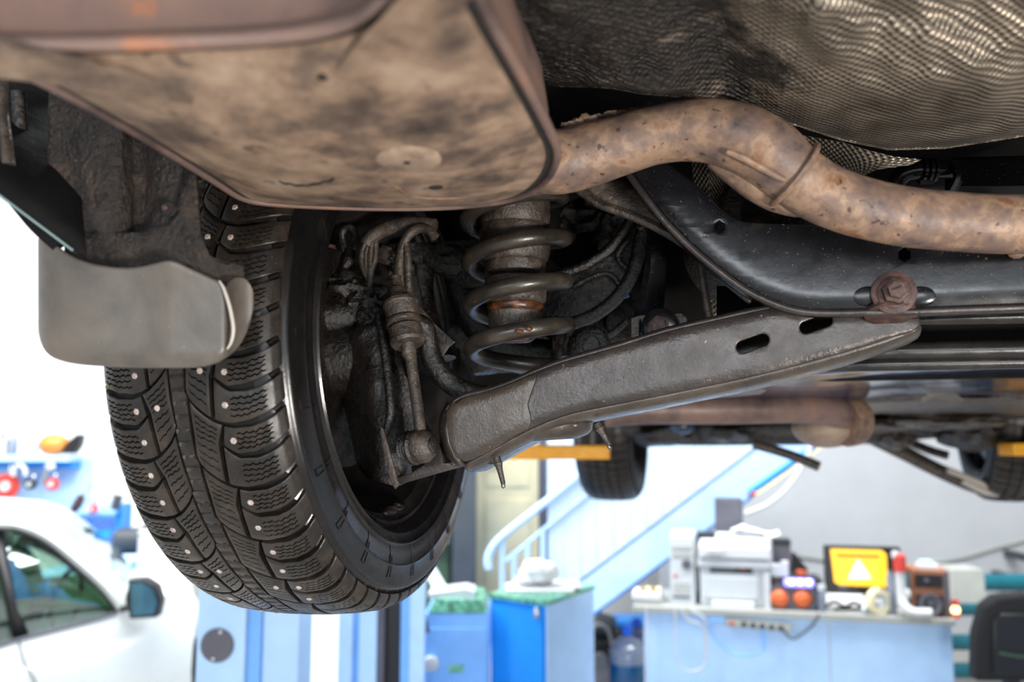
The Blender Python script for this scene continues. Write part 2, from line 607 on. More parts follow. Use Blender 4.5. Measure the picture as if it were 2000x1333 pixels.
# =================================================================== the room
st = MB().abox(-9, 8, -4, 9.2, -0.1, 0)
struct('floor', st, M['floor'])
struct('ceiling', MB().abox(-9, 8, -4, 9.2, 5.2, 5.3), M['wall'])
struct('wall_back', MB().abox(-9, 8, 9.2, 9.35, 0, 5.2), M['wall'])
struct('wall_left', MB().abox(-9.15, -9, -4, 9.2, 0, 5.2), M['wall'])
struct('wall_right', MB().abox(8, 8.15, -4, 9.2, 0, 5.2), M['wallgrey'])
struct('wall_front', MB().abox(-9, -3.2, -4.15, -4, 0, 5.2).abox(2.4, 8, -4.15, -4, 0, 5.2).abox(-3.2, 2.4, -4.15, -4, 3.3, 5.2), M['wall'])
struct('ground_outside', MB().abox(-9, 8, -12, -4.15, -0.15, -0.05), M['floor'])
struct('wall_partition', MB().abox(1.35, 8, 8.0, 8.15, 0, 5.2), M['wallgrey'])

# =================================================================== the raised car
CAR = thing('raised_car', 'dark dirty underside of a car raised on the lift, rear wheel hanging', 'car', car(0.775, 1.3, -0.36))
H0 = CAMZ - W0.z  # height of the camera line above wheel centre (negative)


def cz(h):
    """height above the camera line -> h in car space"""
    return h + H0


# ---- body shell, floor and covers
fp = MB().box(car(-0.16, -1.15, cz(0.45)), CL * 1.95, CF * 4.7, CU * 0.04)
lab(obj('floor_pan', fp, M['body'], CAR), 'black grimy floor pan')
bh = MB().box(car(-0.14, 0.50, cz(0.105)), CL * 1.9, CF * 0.03, CU * 0.36)
obj('rear_bulkhead', bh, M['body'], CAR)
sd = MB().box(car(-0.2, 0.5, cz(0.10)), CL * 0.08, CF * 1.75, CU * 0.45)
obj('side_sill', sd, M['body'], CAR)
sd = MB().box(car(1.68, -1.0, cz(0.14)), CL * 0.08, CF * 3.2, CU * 0.45)
obj('side_sill', sd, M['body'], CAR)

# wheel arch liner above the tyre
rows = []
for i in range(19):
    a = radians(40 + 115 * i / 18)
    rows.append([car(t, -cos(a) * 0.425, sin(a) * 0.425) for t in (-0.17, -0.05, 0.05, 0.14)])
obj('wheel_arch_liner', MB().grid(rows), M['body'], CAR, solid=0.006)
rows = []
for i in range(19):
    a = radians(40 + 115 * i / 18)
    rows.append([car(0.142, -cos(a) * r, sin(a) * r) for r in (0.425, 0.50, 0.6)])
obj('inner_wing', MB().grid(rows), M['body'], CAR, solid=0.004)

# caked liner end behind the tyre with its fixing hole
prof = [(96, .0), (130, .0), (190, -.012), (236, -.010), (258, .012), (285, .014), (312, -.004), (345, -.008), (378, -.004)]
rows = []
for k in range(15):
    q = k / 14
    row = []
    for pnt in spline([V((a, b * 1000, 0)) for a, b in prof], 3):
        x, dd = pnt.x, pnt.y / 1000
        low = 462 if x < 335 else 462 - 44 * ((x - 335) / 43) ** 2
        y = 150 + (low - 150) * q
        lump = 0.003 * mnoise.noise(V((x * 0.05, y * 0.05, 3)))
        row.append(at(x, y, 0.865 + dd + lump + 0.02 * (1 - q)))
    rows.append(row)
lin_ = obj('liner_end', MB().grid(rows), M['linerbrown'], CAR, solid=0.005)
lab(lin_, 'brown mud-caked end of the wheel arch liner')
c0 = at(328, 408, 0.845)
obj('fixing_hole', MB().lathe(c0, FW, [(0, .0085), (-.002, .0080), (-.003, .0070), (0.004, .0062), (.006, .0001)], 18), M['seam'], lin_)
obj('fixing_pin', MB().lathe(c0 + V((-.002, 0, .001)), -FW, [(0, .0035), (.004, .003), (.005, .0001)], 10), M['rustbolt'], lin_)
lip = [at(x, y, 0.856) for x, y in ((128, 462), (180, 464), (240, 466), (300, 470), (335, 466), (360, 450), (374, 424))]
obj('lower_lip', MB().tube(lip, .0026, 8), M['soot_brown'], lin_)
# black web that carries the mud flap
web = MB().grid([[at(x, y0 + (y1 - y0) * q, dd) for x, y0, y1, dd in ((128, 455, 500, .853), (165, 455, 512, .852), (220, 455, 523, .851), (280, 455, 520, .85), (335, 440, 512, .85), (372, 330, 520, .85), (384, 330, 528, .85), (392, 455, 535, .85), (410, 500, 545, .85), (440, 512, 550, .852), (470, 519, 552, .855), (477, 519, 549, .856))] for q in (0, .35, .7, 1)])
lab(obj('flap_bracket', web, M['linerbrown'], CAR, solid=0.004), 'black plastic web above the mud flap')

# mud flap
cols = [(72, 462, 640, .845), (76, 462, 672, .838), (88, 466, 693, .83), (104, 474, 704, .826), (130, 496, 712, .823), (165, 511, 717, .82), (200, 519, 719, .818), (240, 524, 721, .817), (280, 520, 722, .816), (312, 511, 722, .814), (330, 507, 722, .812), (345, 512, 722, .812), (370, 523, 722, .814), (400, 537, 720, .815), (420, 546, 714, .816), (432, 551, 709, .817), (440, 557, 703, .8185), (446, 562, 700, .822), (454, 545, 694, .832), (466, 540, 682, .842), (478, 541, 664, .848), (488, 550, 640, .851), (496, 572, 606, .852)]
rows = []
for k in range(17):
    q = k / 16
    row = []
    for x, y0, y1, dd in cols:
        y = y0 + (y1 - y0) * q
        dip = -.006 * math.exp(-((x - 340) / 60) ** 2) * (1 - q) ** 3 + .010 * (1 - q) ** 3 * (x < 200) * (200 - x) / 128
        roll = .006 * max(0, q - .9) / .1
        ridge = 0
        row.append(at(x, y, dd + dip + roll))
    rows.append(row)
fl = obj('mud_flap', MB().grid(rows), M['flap'], CAR, solid=0.004, offset=-1, sub=1)
lab(fl, 'dusty grey plastic mud flap behind the rear tyre')
rid = [at(x, y, dd) for x, y, dd in ((428, 549, .8125), (436, 562, .812), (446, 590, .812), (453, 620, .812), (456, 645, .8125), (452, 668, .8135), (444, 682, .815))]
obj('moulded_ridge', MB().tube(rid, [.001, .0014, .0018, .0018, .0018, .0014, .0008], 8), M['flapedge'], fl)

# bumper cover, seen from inside at the corner
rows = []
for k in range(9):
    q = k / 8
    rows.append([at(-160 + 330 * i / 12 + (1 - q) * -40, (255 + 250 * i / 12) - (1 - q) * 330, 0.80 + 0.25 * (1 - q) ** 1.5 + .01 * i / 12) for i in range(13)])
bc = obj('bumper_cover', MB().grid(rows), M['body'], CAR, solid=0.006)
lab(bc, 'black inner face of the rear bumper corner')
edge = [at(-160 + 330 * i / 12, 262 + 248 * i / 12, 0.80 + .01 * i / 12) for i in range(12)]
obj('painted_lip', MB().tube(edge, .0013, 8), M['paleedge'], bc)
rib = [at(x, y, .84) for x, y in ((-20, 320), (40, 392), (80, 440), (122, 478))]
obj('inner_rib', MB().tube(rib, .011, 10, flat=.5), M['body'], bc)
br = obj('bumper_strut', MB().tube([at(2, 150, .86), at(4, 215, .85), at(10, 262, .84), at(16, 325, .83)], [.007, .006, .0055, .007], 10), M['soot_brown'], CAR)
lab(br, 'thin brown bumper strut')
obj('bumper_bracket', MB().tube([at(34, 180, .9), at(38, 240, .9), at(42, 340, .9)], .008, 10), M['soot'], CAR)
# dark quarter panel closing the corner
qp = MB().grid([[at(x, y, 1.05) for x in (-150, 0, 140)] for y in (40, 200, 340)])
obj('quarter_panel', qp, M['body'], CAR, solid=0.01)

# ---- heat shield
edge_t = [(960, 140), (1085, 186), (1150, 188), (1200, 191), (1260, 202), (1330, 207), (1400, 222), (1470, 243), (1560, 263), (1650, 291), (1740, 309), (1850, 306), (1950, 291), (2100, 268)]
rows, uvs = [], []
NX, NYY = 92, 44
for k in range(NYY + 7):
    row = []
    for i in range(NX):
        x = 960 + 1140 * i / (NX - 1)
        ye = interp(edge_t, x)
        q = min(k / NYY, 1)
        y = -110 + (ye + 110) * (q ** 0.9)
        h = 0.355
        h += -.035 * math.exp(-((x - 1800) / 260) ** 2 - ((y - 190) / 120) ** 2)
        h += .016 * math.exp(-((x - 1385 - (y - 60) * .45) / 60) ** 2) * math.exp(-((y - 60) / 160) ** 2)
        h += -.012 * math.exp(-((x - 1600 - y * .2) / 70) ** 2) * math.exp(-((y - 40) / 100) ** 2)
        h += -.010 * math.exp(-((x - 1190) / 60) ** 2 - ((y - 175) / 30) ** 2) - .012 * math.exp(-((x - 1290) / 45) ** 2 - ((y - 180) / 26) ** 2)
        h += .010 * mnoise.noise(V((x * .006, y * .006, 1))) + .004 * mnoise.noise(V((x * .02, y * .02, 5)))
        p = onh(x, y, h)
        if k > NYY:
            e = k - NYY
            p = p + V((0, .004 * e, .011 * e))
        elif q > .9:
            p = p + V((0, 0, .012 * ((q - .9) / .1) ** 2))
        row.append(p)
    rows.append(row)
hs = MB().grid(rows)
hs.uv = [((p - W0).dot(CL), (p - W0).dot(CF) + max(0, kk - NYY) * .010) for kk, r_ in enumerate(rows) for p in r_]
hso = obj('heat_shield', hs, M['shield'], CAR, angle=80)
lab(hso, 'embossed foil heat shield, sooty beside the muffler')


def foil(name, cols_, q=8):
    rws = []
    for k in range(q + 1):
        rws.append([a.lerp(b_, k / q) for a, b_ in cols_])
    g = MB().grid(rws)
    ac = [[None] * len(cols_) for _ in rws]
    for k in range(len(rws)):
        for i in range(len(cols_)):
            u = 0 if i == 0 else ac[k][i - 1][0] + (rws[k][i] - rws[k][i - 1]).length
            v_ = 0 if k == 0 else ac[k - 1][i][1] + (rws[k][i] - rws[k - 1][i]).length
            ac[k][i] = (u, v_)
    g.uv = [ac[k][i] for k in range(len(rws)) for i in range(len(cols_))]
    return obj(name, g, M['shield'], CAR, angle=80)


foil('tunnel_shield', [(at(1556, 262, 1.06), at(1560, 330, 1.14)), (at(1600, 270, 1.05), at(1612, 352, 1.12)), (at(1645, 278, 1.02), at(1660, 365, 1.08)), (at(1690, 292, 1.01), at(1675, 350, 1.05)), (at(1745, 306, 1.0), at(1712, 332, 1.02)), (at(1800, 312, 1.0), at(1780, 322, 1.01))])
foil('tunnel_shield', [(at(1350, 300, 1.2), at(1360, 425, 1.24)), (at(1380, 300, 1.17), at(1392, 425, 1.21)), (at(1402, 300, 1.2), at(1420, 425, 1.24)), (at(1450, 300, 1.26), at(1460, 425, 1.3))])
foil('tunnel_shield', [(at(1380, 520, 1.40), at(1382, 640, 1.42)), (at(1430, 535, 1.37), at(1440, 640, 1.39)), (at(1500, 560, 1.36), at(1510, 640, 1.38))])

# ---- muffler: lower shell, seam all round, upper shell
hs_ = 0.25
A = [onh(x, y, hs_) for x, y in ((-190, 30), (-60, 94), (130, 185), (300, 282), (430, 362), (478, 392), (560, 402), (760, 409), (920, 404), (1020, 386), (1070, 350), (1088, 305), (1076, 268), (1020, 158), (960, 52), (902, -62), (862, -84), (805, -34), (745, 14), (690, 48), (620, 70), (500, 84), (300, 92), (120, 97), (-60, 92), (-200, 70), (-250, 50))]
ring = spline(A + [A[0]], 5)[:-1]
for _ in range(5):
    ring = [ring[i - 1] * .25 + p * .5 + ring[(i + 1) % len(ring)] * .25 for i, p in enumerate(ring)]
cen = sum(ring, V()) / len(ring)


def shell(scale_z):
    rows_ = []
    for r_, z in scale_z:
        rows_.append([V((cen.x + (p.x - cen.x) * r_, cen.y + (p.y - cen.y) * r_, p.z + z)) for p in ring])
    return rows_


def inset(d, z):
    out = []
    n = len(ring)
    for i, p in enumerate(ring):
        t = (ring[(i + 1) % n] - ring[i - 1]).normalized()
        nn = V((t.y, -t.x, 0))
        if nn.dot(cen - p) < 0:
            nn = -nn
        out.append(p + nn * d + V((0, 0, z)))
    return out


lowr = [inset(.0095, .004), inset(.0095, .0002), inset(.012, -.0022), inset(.018, -.0042), inset(.03, -.0068)]
base = lowr[-1]
# the pressed bulge: a soap-film height field over the plan outline, so it has no creases
import numpy as np
KR, NR = 14, len(base)
gx = np.array([[(p.x + (cen.x - p.x) * k / KR * .97, p.y + (cen.y - p.y) * k / KR * .97) for p in base] for k in range(KR + 1)])
bxy = gx[0]
ST_ = .006
x0_g, y0_g = bxy.min(0) - 3 * ST_
nxg, nyg = [int(v) + 6 for v in (bxy.max(0) - bxy.min(0)) / ST_]
XG, YG = np.meshgrid(x0_g + ST_ * np.arange(nxg), y0_g + ST_ * np.arange(nyg), indexing='ij')
ins = np.zeros(XG.shape, bool)
for a_, b_ in zip(bxy, np.roll(bxy, -1, 0)):
    c_ = (a_[1] > YG) != (b_[1] > YG)
    with np.errstate(divide='ignore', invalid='ignore'):
        ins ^= c_ & (XG < (b_[0] - a_[0]) * (YG - a_[1]) / (b_[1] - a_[1]) + a_[0])
zf = np.zeros(XG.shape)
for it in range(2500):
    zf = np.where(ins, (np.roll(zf, 1, 0) + np.roll(zf, -1, 0) + np.roll(zf, 1, 1) + np.roll(zf, -1, 1) + 1) / 4, 0)
zf /= zf.max()


def bulge(x, y):
    u, v = (x - x0_g) / ST_, (y - y0_g) / ST_
    a, b = int(u), int(v)
    u, v = u - a, v - b
    z = zf[a, b] * (1 - u) * (1 - v) + zf[a + 1, b] * u * (1 - v) + zf[a, b + 1] * (1 - u) * v + zf[a + 1, b + 1] * u * v
    return .0185 * max(z, 0) ** .85


for k in range(1, KR + 1):
    lowr.append([V((gx[k][i_][0], gx[k][i_][1], base[0].z - bulge(gx[k][i_][0], gx[k][i_][1]) + .0010 * mnoise.noise(V((gx[k][i_][0] * 16, gx[k][i_][1] * 16, 2))) * min(1, k / 3))) for i_ in range(NR)])
mb = MB().grid(lowr, True)
nn_ = len(ring)
mb.f.append(tuple((len(lowr) - 1) * nn_ + j for j in range(nn_)))
mf = obj('muffler', mb, M['muffler'], CAR, angle=60)
lab(mf, 'large rusty muffler with blotchy tan dirt on its underside')
upr = [inset(.0030, .003), inset(.0030, -.0006), inset(.001, -.0022), inset(-.002, -.0022), inset(-.0042, -.0005), inset(-.0042, .004), inset(-.0025, .0085), inset(.002, .010), inset(.006, .018), inset(.007, .04), inset(.012, .075), inset(.03, .1), inset(.06, .115)]
ms = obj('upper_shell', MB().grid(upr, True), M['muffler_top'], mf, angle=60)
lab(ms, 'purple-brown upper shell with a rolled seam')
obj('seam_gap', MB().grid([inset(.012, .0010), inset(.0, .0010)], True), M['seam'], mf)
# embossed round plate, drain hole, weld scars
from mathutils.bvhtree import BVHTree
mtree = BVHTree.FromPolygons([tuple(v) for v in mb.v], mb.f)


def onm(x, y):
    hit = mtree.ray_cast(CAM, ray(x, y).normalized())
    return hit[0] if hit[0] is not None else onh(x, y, hs_)


pc = onm(797, 311)
zz = -CU
obj('embossed_plate', MB().lathe(pc - zz * .002, zz + CF * -.03, [(0, .0275), (.0028, .027), (.0042, .025), (.0042, .0001)], 30), grime('dusty_plate', [(0.3, lin(112, 94, 80)), (0.6, lin(156, 134, 116))], 60, (.5, .7), 0, .3, 150, .0012, .3), mf)
obj('drain_hole', MB().lathe(onm(795, 312) + zz * .0018, zz, [(0, .0026), (.0016, .0026), (.002, .0014), (.001, .0001)], 12), M['seam'], mf)
obj('rust_pit', MB().lathe(onm(850, 366) - zz * .002, zz, [(0, .0075), (.0026, .007), (.003, .0001)], 16), M['seam'], mf)
obj('rust_pit', MB().lathe(onm(630, 152) - zz * .002, zz, [(0, .004), (.0028, .0036), (.0032, .0001)], 12), M['seam'], mf)
wl = [(545, 353), (556, 358), (566, 358), (578, 362), (590, 361), (602, 362), (614, 359), (624, 358), (634, 354), (642, 354), (652, 348)]
obj('weld_scar', MB().tube([onm(x, y) for x, y in wl], [.0009, .0016, .0012, .0018, .0012, .0017, .001, .0015, .001], 8, 3, flat=1.4), M['seam'], mf)
wl = [(752, 352), (778, 366), (800, 382), (860, 388), (930, 382), (1000, 368)]
obj('weld_scar', MB().tube([onm(x, y) for x, y in wl], [.0026, .0022, .0016, .0012, .001, .0008], 8, 3), M['pipe'], mf)

# ---- exhaust pipe
pp = [(860, 272, .868), (985, 302, .905), (1085, 316, .93), (1150, 302, .935), (1210, 284, .932), (1270, 266, .928), (1330, 256, .922), (1390, 256, .915), (1450, 272, .908), (1500, 300, .905), (1540, 334, .905), (1585, 366, .905), (1640, 392, .905), (1700, 410, .905), (1770, 424, .905), (1850, 432, .903), (1940, 438, .90), (2080, 440, .895), (2500, 452, .88)]
rr_ = [.030, .033, .035, .0345, .0325, .0315, .0320, .034, .0362, .0362, .0338, .0322, .0318, .0315, .0312, .031, .0308, .031, .031]
pipe = obj('exhaust_pipe', MB().tube([at(*p) for p in pp], rr_, 40, 6), M['pipe'], CAR)
lab(pipe, 'rusty bent exhaust pipe running out of the muffler')
st_ = [(1400, 296, .925), (1440, 322, .925), (1480, 350, .925), (1520, 372, .925), (1560, 384, .918), (1600, 388, .91)]
obj('branch_stub', MB().tube([at(*p) for p in st_], [.018, .022, .0235, .0235, .022, .018], 28, 5), M['pipe'], pipe)
sm = [(1420, 296, .877), (1450, 308, .8745), (1480, 324, .874), (1510, 341, .875), (1532, 352, .877)]
obj('pressed_seam', MB().tube([at(*p) for p in sm], [.0032, .0042, .0042, .004, .003], 10, 4), M['pipe'], pipe)
# weld ring: square to the pipe
pc0, pc1 = at(1541, 336, .905), at(1556, 347, .905)
ax_ = (pc1 - pc0).normalized()
ring_c = at(1550, 343, .905)
e1 = ax_.orthogonal().normalized()
e2 = ax_.cross(e1)
ringp = [ring_c + (e1 * cos(a) + e2 * sin(a)) * (.0362 + .0006 * sin(a * 7)) for a in [2 * pi * i / 30 for i in range(31)]]
obj('weld_ring', MB().tube(ringp, .0034, 8, 1, caps=False), M['pipe'], pipe)
crust = MB()
for i in range(26):
    x = 1105 + 165 * i / 25
    y = interp([(1105, 246), (1150, 232), (1200, 224), (1270, 210)], x) + R.uniform(-5, 3)
    s_ = R.uniform(.0022, .0052)
    crust.blob(at(x, y, .935), s_ * 1.5, s_, s_, 1, .5, 2, i)
o = obj('flaking_rust', crust, M['muffler'], pipe)
o['kind'] = 'stuff'
obj('hanger_nub', MB().blob(at(1986, 494, .91), .009, .007, .006, 2, .3, 2, 3), M['pipe'], pipe)

# ---- dark parts above and behind the pipe
tk = MB().grid([[at(x, y, d + .05 * abs(q - .5)) for x, y, d, q in ((1850, 318 + 100 * q, 1.2, q), (1872, 312 + 105 * q, 1.185, q), (1900, 311 + 107 * q, 1.18, q), (1960, 310 + 110 * q, 1.18, q), (2080, 306 + 110 * q, 1.18, q))] for q in (0, .15, .3, .5, .7, .85, 1)])
lab(obj('fuel_tank', tk, M['blackpaint'], CAR, solid=.01), 'smooth black tank behind the exhaust pipe')
hz = obj('breather_hose', MB().tube([at(1762, 395, 1.18), at(1752, 365, 1.18), at(1765, 340, 1.175), at(1800, 332, 1.17), at(1866, 332, 1.175)], [.011, .012, .014, .013, .012], 16), M['blackpaint'], CAR)
for i, x in enumerate((1800, 1812, 1822)):
    p = at(x, 333, 1.17)
    obj('hose_clip', MB().lathe(p - RT * .002, RT, [(0, .015), (.0, .0175), (.004, .0175), (.004, .015)], 18), M['blackpaint'], hz)
obj('hose_clip', MB().box(at(1798, 352, 1.15), RT * .018, UP * -.006, FW * .006), M['blackpaint'], hz)
obj('tank_strap', MB().tube([at(1862, 318, 1.16), at(1872, 345, 1.155), at(1858, 375, 1.16)], .007, 8), M['blackpaint'], CAR)
# tan round part seen between pipe and crossmember
tn = MB().lathe(at(1500, 440, 1.22), V((.25, -1, .25)), [(-.12, .075), (.0, .078), (.012, .074), (.014, .05), (-.01, .046), (-.05, .04), (-.05, .001)], 36)
lab(obj('exhaust_hanger_drum', tn, M['linerbrown'], CAR), 'tan round drum half hidden behind the crossmember')

# ---- crossmember (front plate, rolled lip, rear flange)
low = [(1226, 336), (1262, 385), (1300, 432), (1350, 482), (1400, 524), (1450, 560), (1500, 586), (1550, 603), (1600, 609), (1700, 608), (1800, 606), (1900, 602), (2060, 596), (2500, 578)]
top = [(1304, 316), (1340, 343), (1375, 372), (1410, 408), (1440, 428), (1480, 434), (1560, 436), (1650, 440), (1760, 442), (1850, 442), (2060, 440), (2500, 430)]


def hexa(x, y, r, k=1.1, rot=0.5):
    return [(x + r * cos(rot + i * pi / 3), y + r * k * sin(rot + i * pi / 3)) for i in range(6)]


BX = -0.145


def smooth2(pts, res=4):
    return [(p.x, p.y) for p in spline([V((a, b, 0)) for a, b in pts], res)]


cm = plate('crossmember', smooth2(low) + list(reversed(smooth2(top))), [hexa(1405, 443, 11), hexa(1767, 497, 13)], BX, .006, M['blackpaint'], CAR, .0018)
lab(cm, 'curved black subframe crossmember with two hexagonal holes')
lowz = tz(smooth2(low), BX)


def cm_bow(t, z):
    d = max(0.0, z - interp(lowz, t))
    return .005 * max(0, 1 - d / .022) ** 2 + .005 * (d / .09) ** 2 - .001


bow(cm, cm_bow)
lipo = [onb(x, y + 2, BX - .003) + CF * .004 for x, y in low]
lab(obj('rolled_lip', MB().tube(lipo, .0042, 10, 5), M['arm'], cm), 'worn bright lower lip')
# turned flange under the lip, running forward
obj('lower_flange', MB().grid([[onb(x, y + 2, BX) + CF * f for x, y in smooth2(low, 3)] for f in (0, .03, .06)]), M['blackpaint'], cm, solid=.004)
obj('hole_backing', MB().grid([[onb(x, y, BX + .03) for x in (1640, 1760, 1900)] for y in (470, 500, 530)]), M['body'], cm, solid=.003)  # dark sheet added behind the hole so that it reads black
# bulge pressings either side of the bolt
for x, sgn in ((1700, -1), (1792, 1)):
    obj('pressed_boss', MB().blob(onb(x + 4 * sgn, 577, BX + .002), .020, .0125, .0042, 3, .02, 1, 1, (CL, CU, CF)), M['blackpaint'], cm)
# rear wall of the channel
rl = [(1120, 362), (1170, 398), (1230, 420), (1290, 448), (1350, 486), (1410, 540), (1470, 588)]
rt2 = [(1195, 340), (1240, 362), (1290, 400), (1340, 440), (1390, 486), (1440, 534), (1500, 585)]
obj('channel_wall', MB().grid([[onb(a, b, BX + .06 - .02 * q).lerp(onb(c_, d_, BX + .06), q) for (a, b), (c_, d_) in zip(smooth2(rl), smooth2(rt2))] for q in (0, .2, .4, .6, .8, 1)]), M['soot_brown'], cm, solid=.004)
obj('channel_edge', MB().tube([onb(a, b, BX + .056) for a, b in rl], .006, 8, 4), M['soot_brown'], cm)
# bolt through the crossmember
bp = onb(1745, 573, BX - .004)
bt = obj('pivot_bolt', MB().lathe(bp, -CF, [(-.01, .010), (.004, .010), (.005, .0165), (.007, .0168), (.008, .0145), (.018, .014), (.019, .011), (.019, .0095), (.026, .0092), (.027, .0001)], 6, caps=False), M['rustbolt'], CAR, angle=20)
lab(bt, 'rusty red-brown pivot bolt and washer')
obj('washer', MB().lathe(bp, -CF, [(0, .0235), (.004, .0235), (.005, .022), (.005, .008)], 32), M['rustbolt'], bt)
obj('nut_flange', MB().lathe(bp - CF * .004, -CF, [(0, .0178), (.0025, .0178), (.004, .016), (.004, .008)], 28), M['rustbolt'], bt)
obj('screw_slot', MB().box(bp - CF * .0262 - CL * .0045 - CU * .001, CL * .009 + CU * .003, CU * .0018, CF * -.0012), M['seam'], bt)
obj('lower_washer', MB().lathe(onb(1738, 608, BX + .012), -CF * .35 - CU, [(0, .027), (.004, .027), (.005, .025), (.005, .008)], 32), M['rustbolt'], bt)

# ---- lower control arm with its two slots
BA = -0.115
topA = [(868, 802), (880, 787), (905, 773), (950, 762), (1000, 744), (1050, 722), (1100, 704), (1160, 687), (1220, 670), (1300, 645), (1400, 622), (1500, 600), (1560, 594), (1650, 600), (1745, 612), (1796, 620)]
botA = [(1800, 634), (1780, 650), (1730, 665), (1650, 690), (1560, 715), (1450, 742), (1340, 765), (1240, 785), (1170, 798), (1114, 810), (1060, 828), (1000, 858), (950, 886), (915, 902), (890, 896), (876, 868), (868, 838)]


def slot(x0, y0, x1, y1, r):
    a = math.atan2(y1 - y0, x1 - x0)
    out = []
    for k in range(9):
        t = a + pi / 2 + pi * k / 8
        out.append((x0 + r * cos(t), y0 + r * sin(t)))
    for k in range(9):
        t = a - pi / 2 + pi * k / 8
        out.append((x1 + r * cos(t), y1 + r * sin(t)))
    return out


al = plate('lower_control_arm', smooth2(topA, 3) + smooth2(botA, 3), [slot(1450, 678, 1490, 664, 12), slot(1574, 640, 1614, 626, 12)], BA, .006, M['arm'], CAR, .002)
lab(al, 'wet grey steel lower control arm with two slots')
botz = tz(smooth2([(880, 915)] + list(reversed(botA[:-3])), 3), BA)
topz = tz(smooth2(topA, 3), BA)


def arm_bow(t, z):
    lo_, hi_ = interp(botz, t), interp(topz, t)
    q = max(0.0, min(1.0, (z - lo_) / max(hi_ - lo_, 1e-3)))
    return .004 * (max(0, .18 - q) / .18) ** 2 + .005 * (max(0, q - .8) / .2) ** 2


bow(al, arm_bow)
# top and underside flanges of the pressed channel
tp = [onb(x, y, BA) + CF * .005 for x, y in smooth2(topA, 3)]
obj('top_flange', MB().grid([[p + CF * f + CU * z for p in tp] for f, z in ((0, -.002), (.004, .002), (.012, .004), (.05, .004), (.085, .0))]), M['arm'], al, solid=.004)
under = [(1800, 640), (1730, 667), (1650, 692), (1560, 717), (1450, 744), (1340, 767), (1240, 787), (1170, 801), (1114, 813), (1060, 832), (1000, 861), (950, 889), (905, 912)]
up_ = [onb(x, y, BA) + CF * .004 for x, y in smooth2(under, 3)]
obj('underside_flange', MB().grid([[p + CF * f + CU * z for p in up_] for f, z in ((0, .003), (.003, -.001), (.012, -.005), (.03, -.007), (.085, -.007), (.09, -.004))]), M['armmud'], al, solid=.004)
obj('far_wall', MB().grid([[onb(x, y, BA) + CF * .088 for x, y in smooth2(topA[1:15], 2)], [onb(x, y, BA) + CF * .09 for x, y in smooth2(list(reversed(botA))[3:17], 2)]]), M['armmud'], al, solid=.004)
# muddy outer end: rounded nose that turns to the knuckle
nose = []
for q in (0, .25, .5, .75, 1):
    a = q * pi / 2
    nose.append([onb(x + 6 - 16 * sin(a), y, BA + .055 * (1 - cos(a))) for x, y in ((884, 787), (872, 812), (869, 838), (873, 865), (884, 892), (900, 908))])
obj('outer_end', MB().grid(nose), M['armmud'], al, solid=.004)
mudp = plate('mud_coat', smooth2([(872, 806), (905, 777), (960, 762), (1010, 744), (1046, 731), (1040, 760), (1030, 790), (1036, 815), (1030, 838), (1000, 852), (950, 880), (915, 896), (892, 890), (880, 866), (873, 838)], 2), [], BA - .0032, .0012, M['armmud'], al, .0004)
bow(mudp, arm_bow)
lab(mudp, 'brown oily mud over the outer end')
# joint plates of the outer end
pl = plate('joint_plate', [(866, 905), (905, 902), (950, 878), (946, 890), (900, 912), (850, 926), (782, 946), (774, 934), (800, 925), (828, 908), (836, 880), (858, 866)], [], BA + .03, .012, M['arm'], al, .002)
lab(plate('joint_tab', [(742, 834), (748, 838), (758, 870), (768, 910), (779, 948), (771, 956), (764, 945), (752, 900), (744, 860)], [], BA - .004, .004, M['soot_brown'], al, .001), 'thin brown tab at the ball joint')
# spring seat dish hanging under the arm and the two drip pins
sc_ = onb(1075, 848, BA + .066)
obj('spring_seat', MB().lathe(sc_ + CU * .012, V((.06, .0, -1)), [(0, .056), (.010, .054), (.016, .047), (.020, .034), (.020, .001)], 40), M['armmud'], al)
for x0, y0, x1, y1, bb in ((970, 893, 983, 946, BA + .005), (1166, 828, 1190, 870, BA + .02)):
    a_, b_ = onb(x0, y0, bb), onb(x1, y1, bb)
    pn = obj('drain_pin', MB().tube([a_, a_.lerp(b_, .2), a_.lerp(b_, .22), a_.lerp(b_, .35), a_.lerp(b_, .5), b_], [.0045, .0045, .0068, .005, .0042, .0036, .003], 10, 1), M['soot_brown'], al)
    obj('drip', MB().blob(b_ + CU * -.0022, .0028, .0028, .0036, 2, 0, 1, 0), M['drop'], pn)
for x, y in ((892, 905), (925, 905), (945, 893), (1236, 792), (1120, 832), (958, 900)):
    obj('clip_tab', MB().blob(onb(x, y, BA + .03), .008, .004, .005, 2, .4, 2, x), M['armmud'], al)

# ---- coil spring
BS = -0.035
axb, axt = onb(1017, 740, BS), onb(1003, 330, BS)
axd = (axt - axb).normalized()
sx = (CL - axd * CL.dot(axd)).normalized()
sy = axd.cross(sx)
if sy.dot(CF) < 0:
    sy = -sy
pts = []
h_front = (onb(1010, 650, BS - .065) - axb).dot(axd)   # front strand of the lowest full loop
pitch = ((onb(1010, 560, BS - .065) - onb(1010, 650, BS - .065))).dot(axd)
for i in range(0, 181):
    th = -pi / 2 - 1.55 * pi + i * (2 * pi * 4.35) / 180
    h = h_front + pitch * (th + pi / 2) / (2 * pi)
    if h < h_front - pitch * .62:
        h = h_front - pitch * .62 + (h - (h_front - pitch * .62)) * .25
    pts.append(axb + axd * h + (sx * cos(th) + sy * sin(th)) * .0655)
cs = obj('coil_spring', MB().tube(pts, .0115, 16, 1), M['coil'], CAR)
lab(cs, 'grimy coil spring standing on the lower control arm')
obj('rust_chip', MB().blob(onb(1014, 648, BS - .0765), .006, .003, .003, 2, .4, 2, 5), M['rust'], cs)
obj('rust_chip', MB().blob(onb(1034, 643, BS - .0765), .0045, .0035, .003, 2, .4, 2, 9), M['rust'], cs)
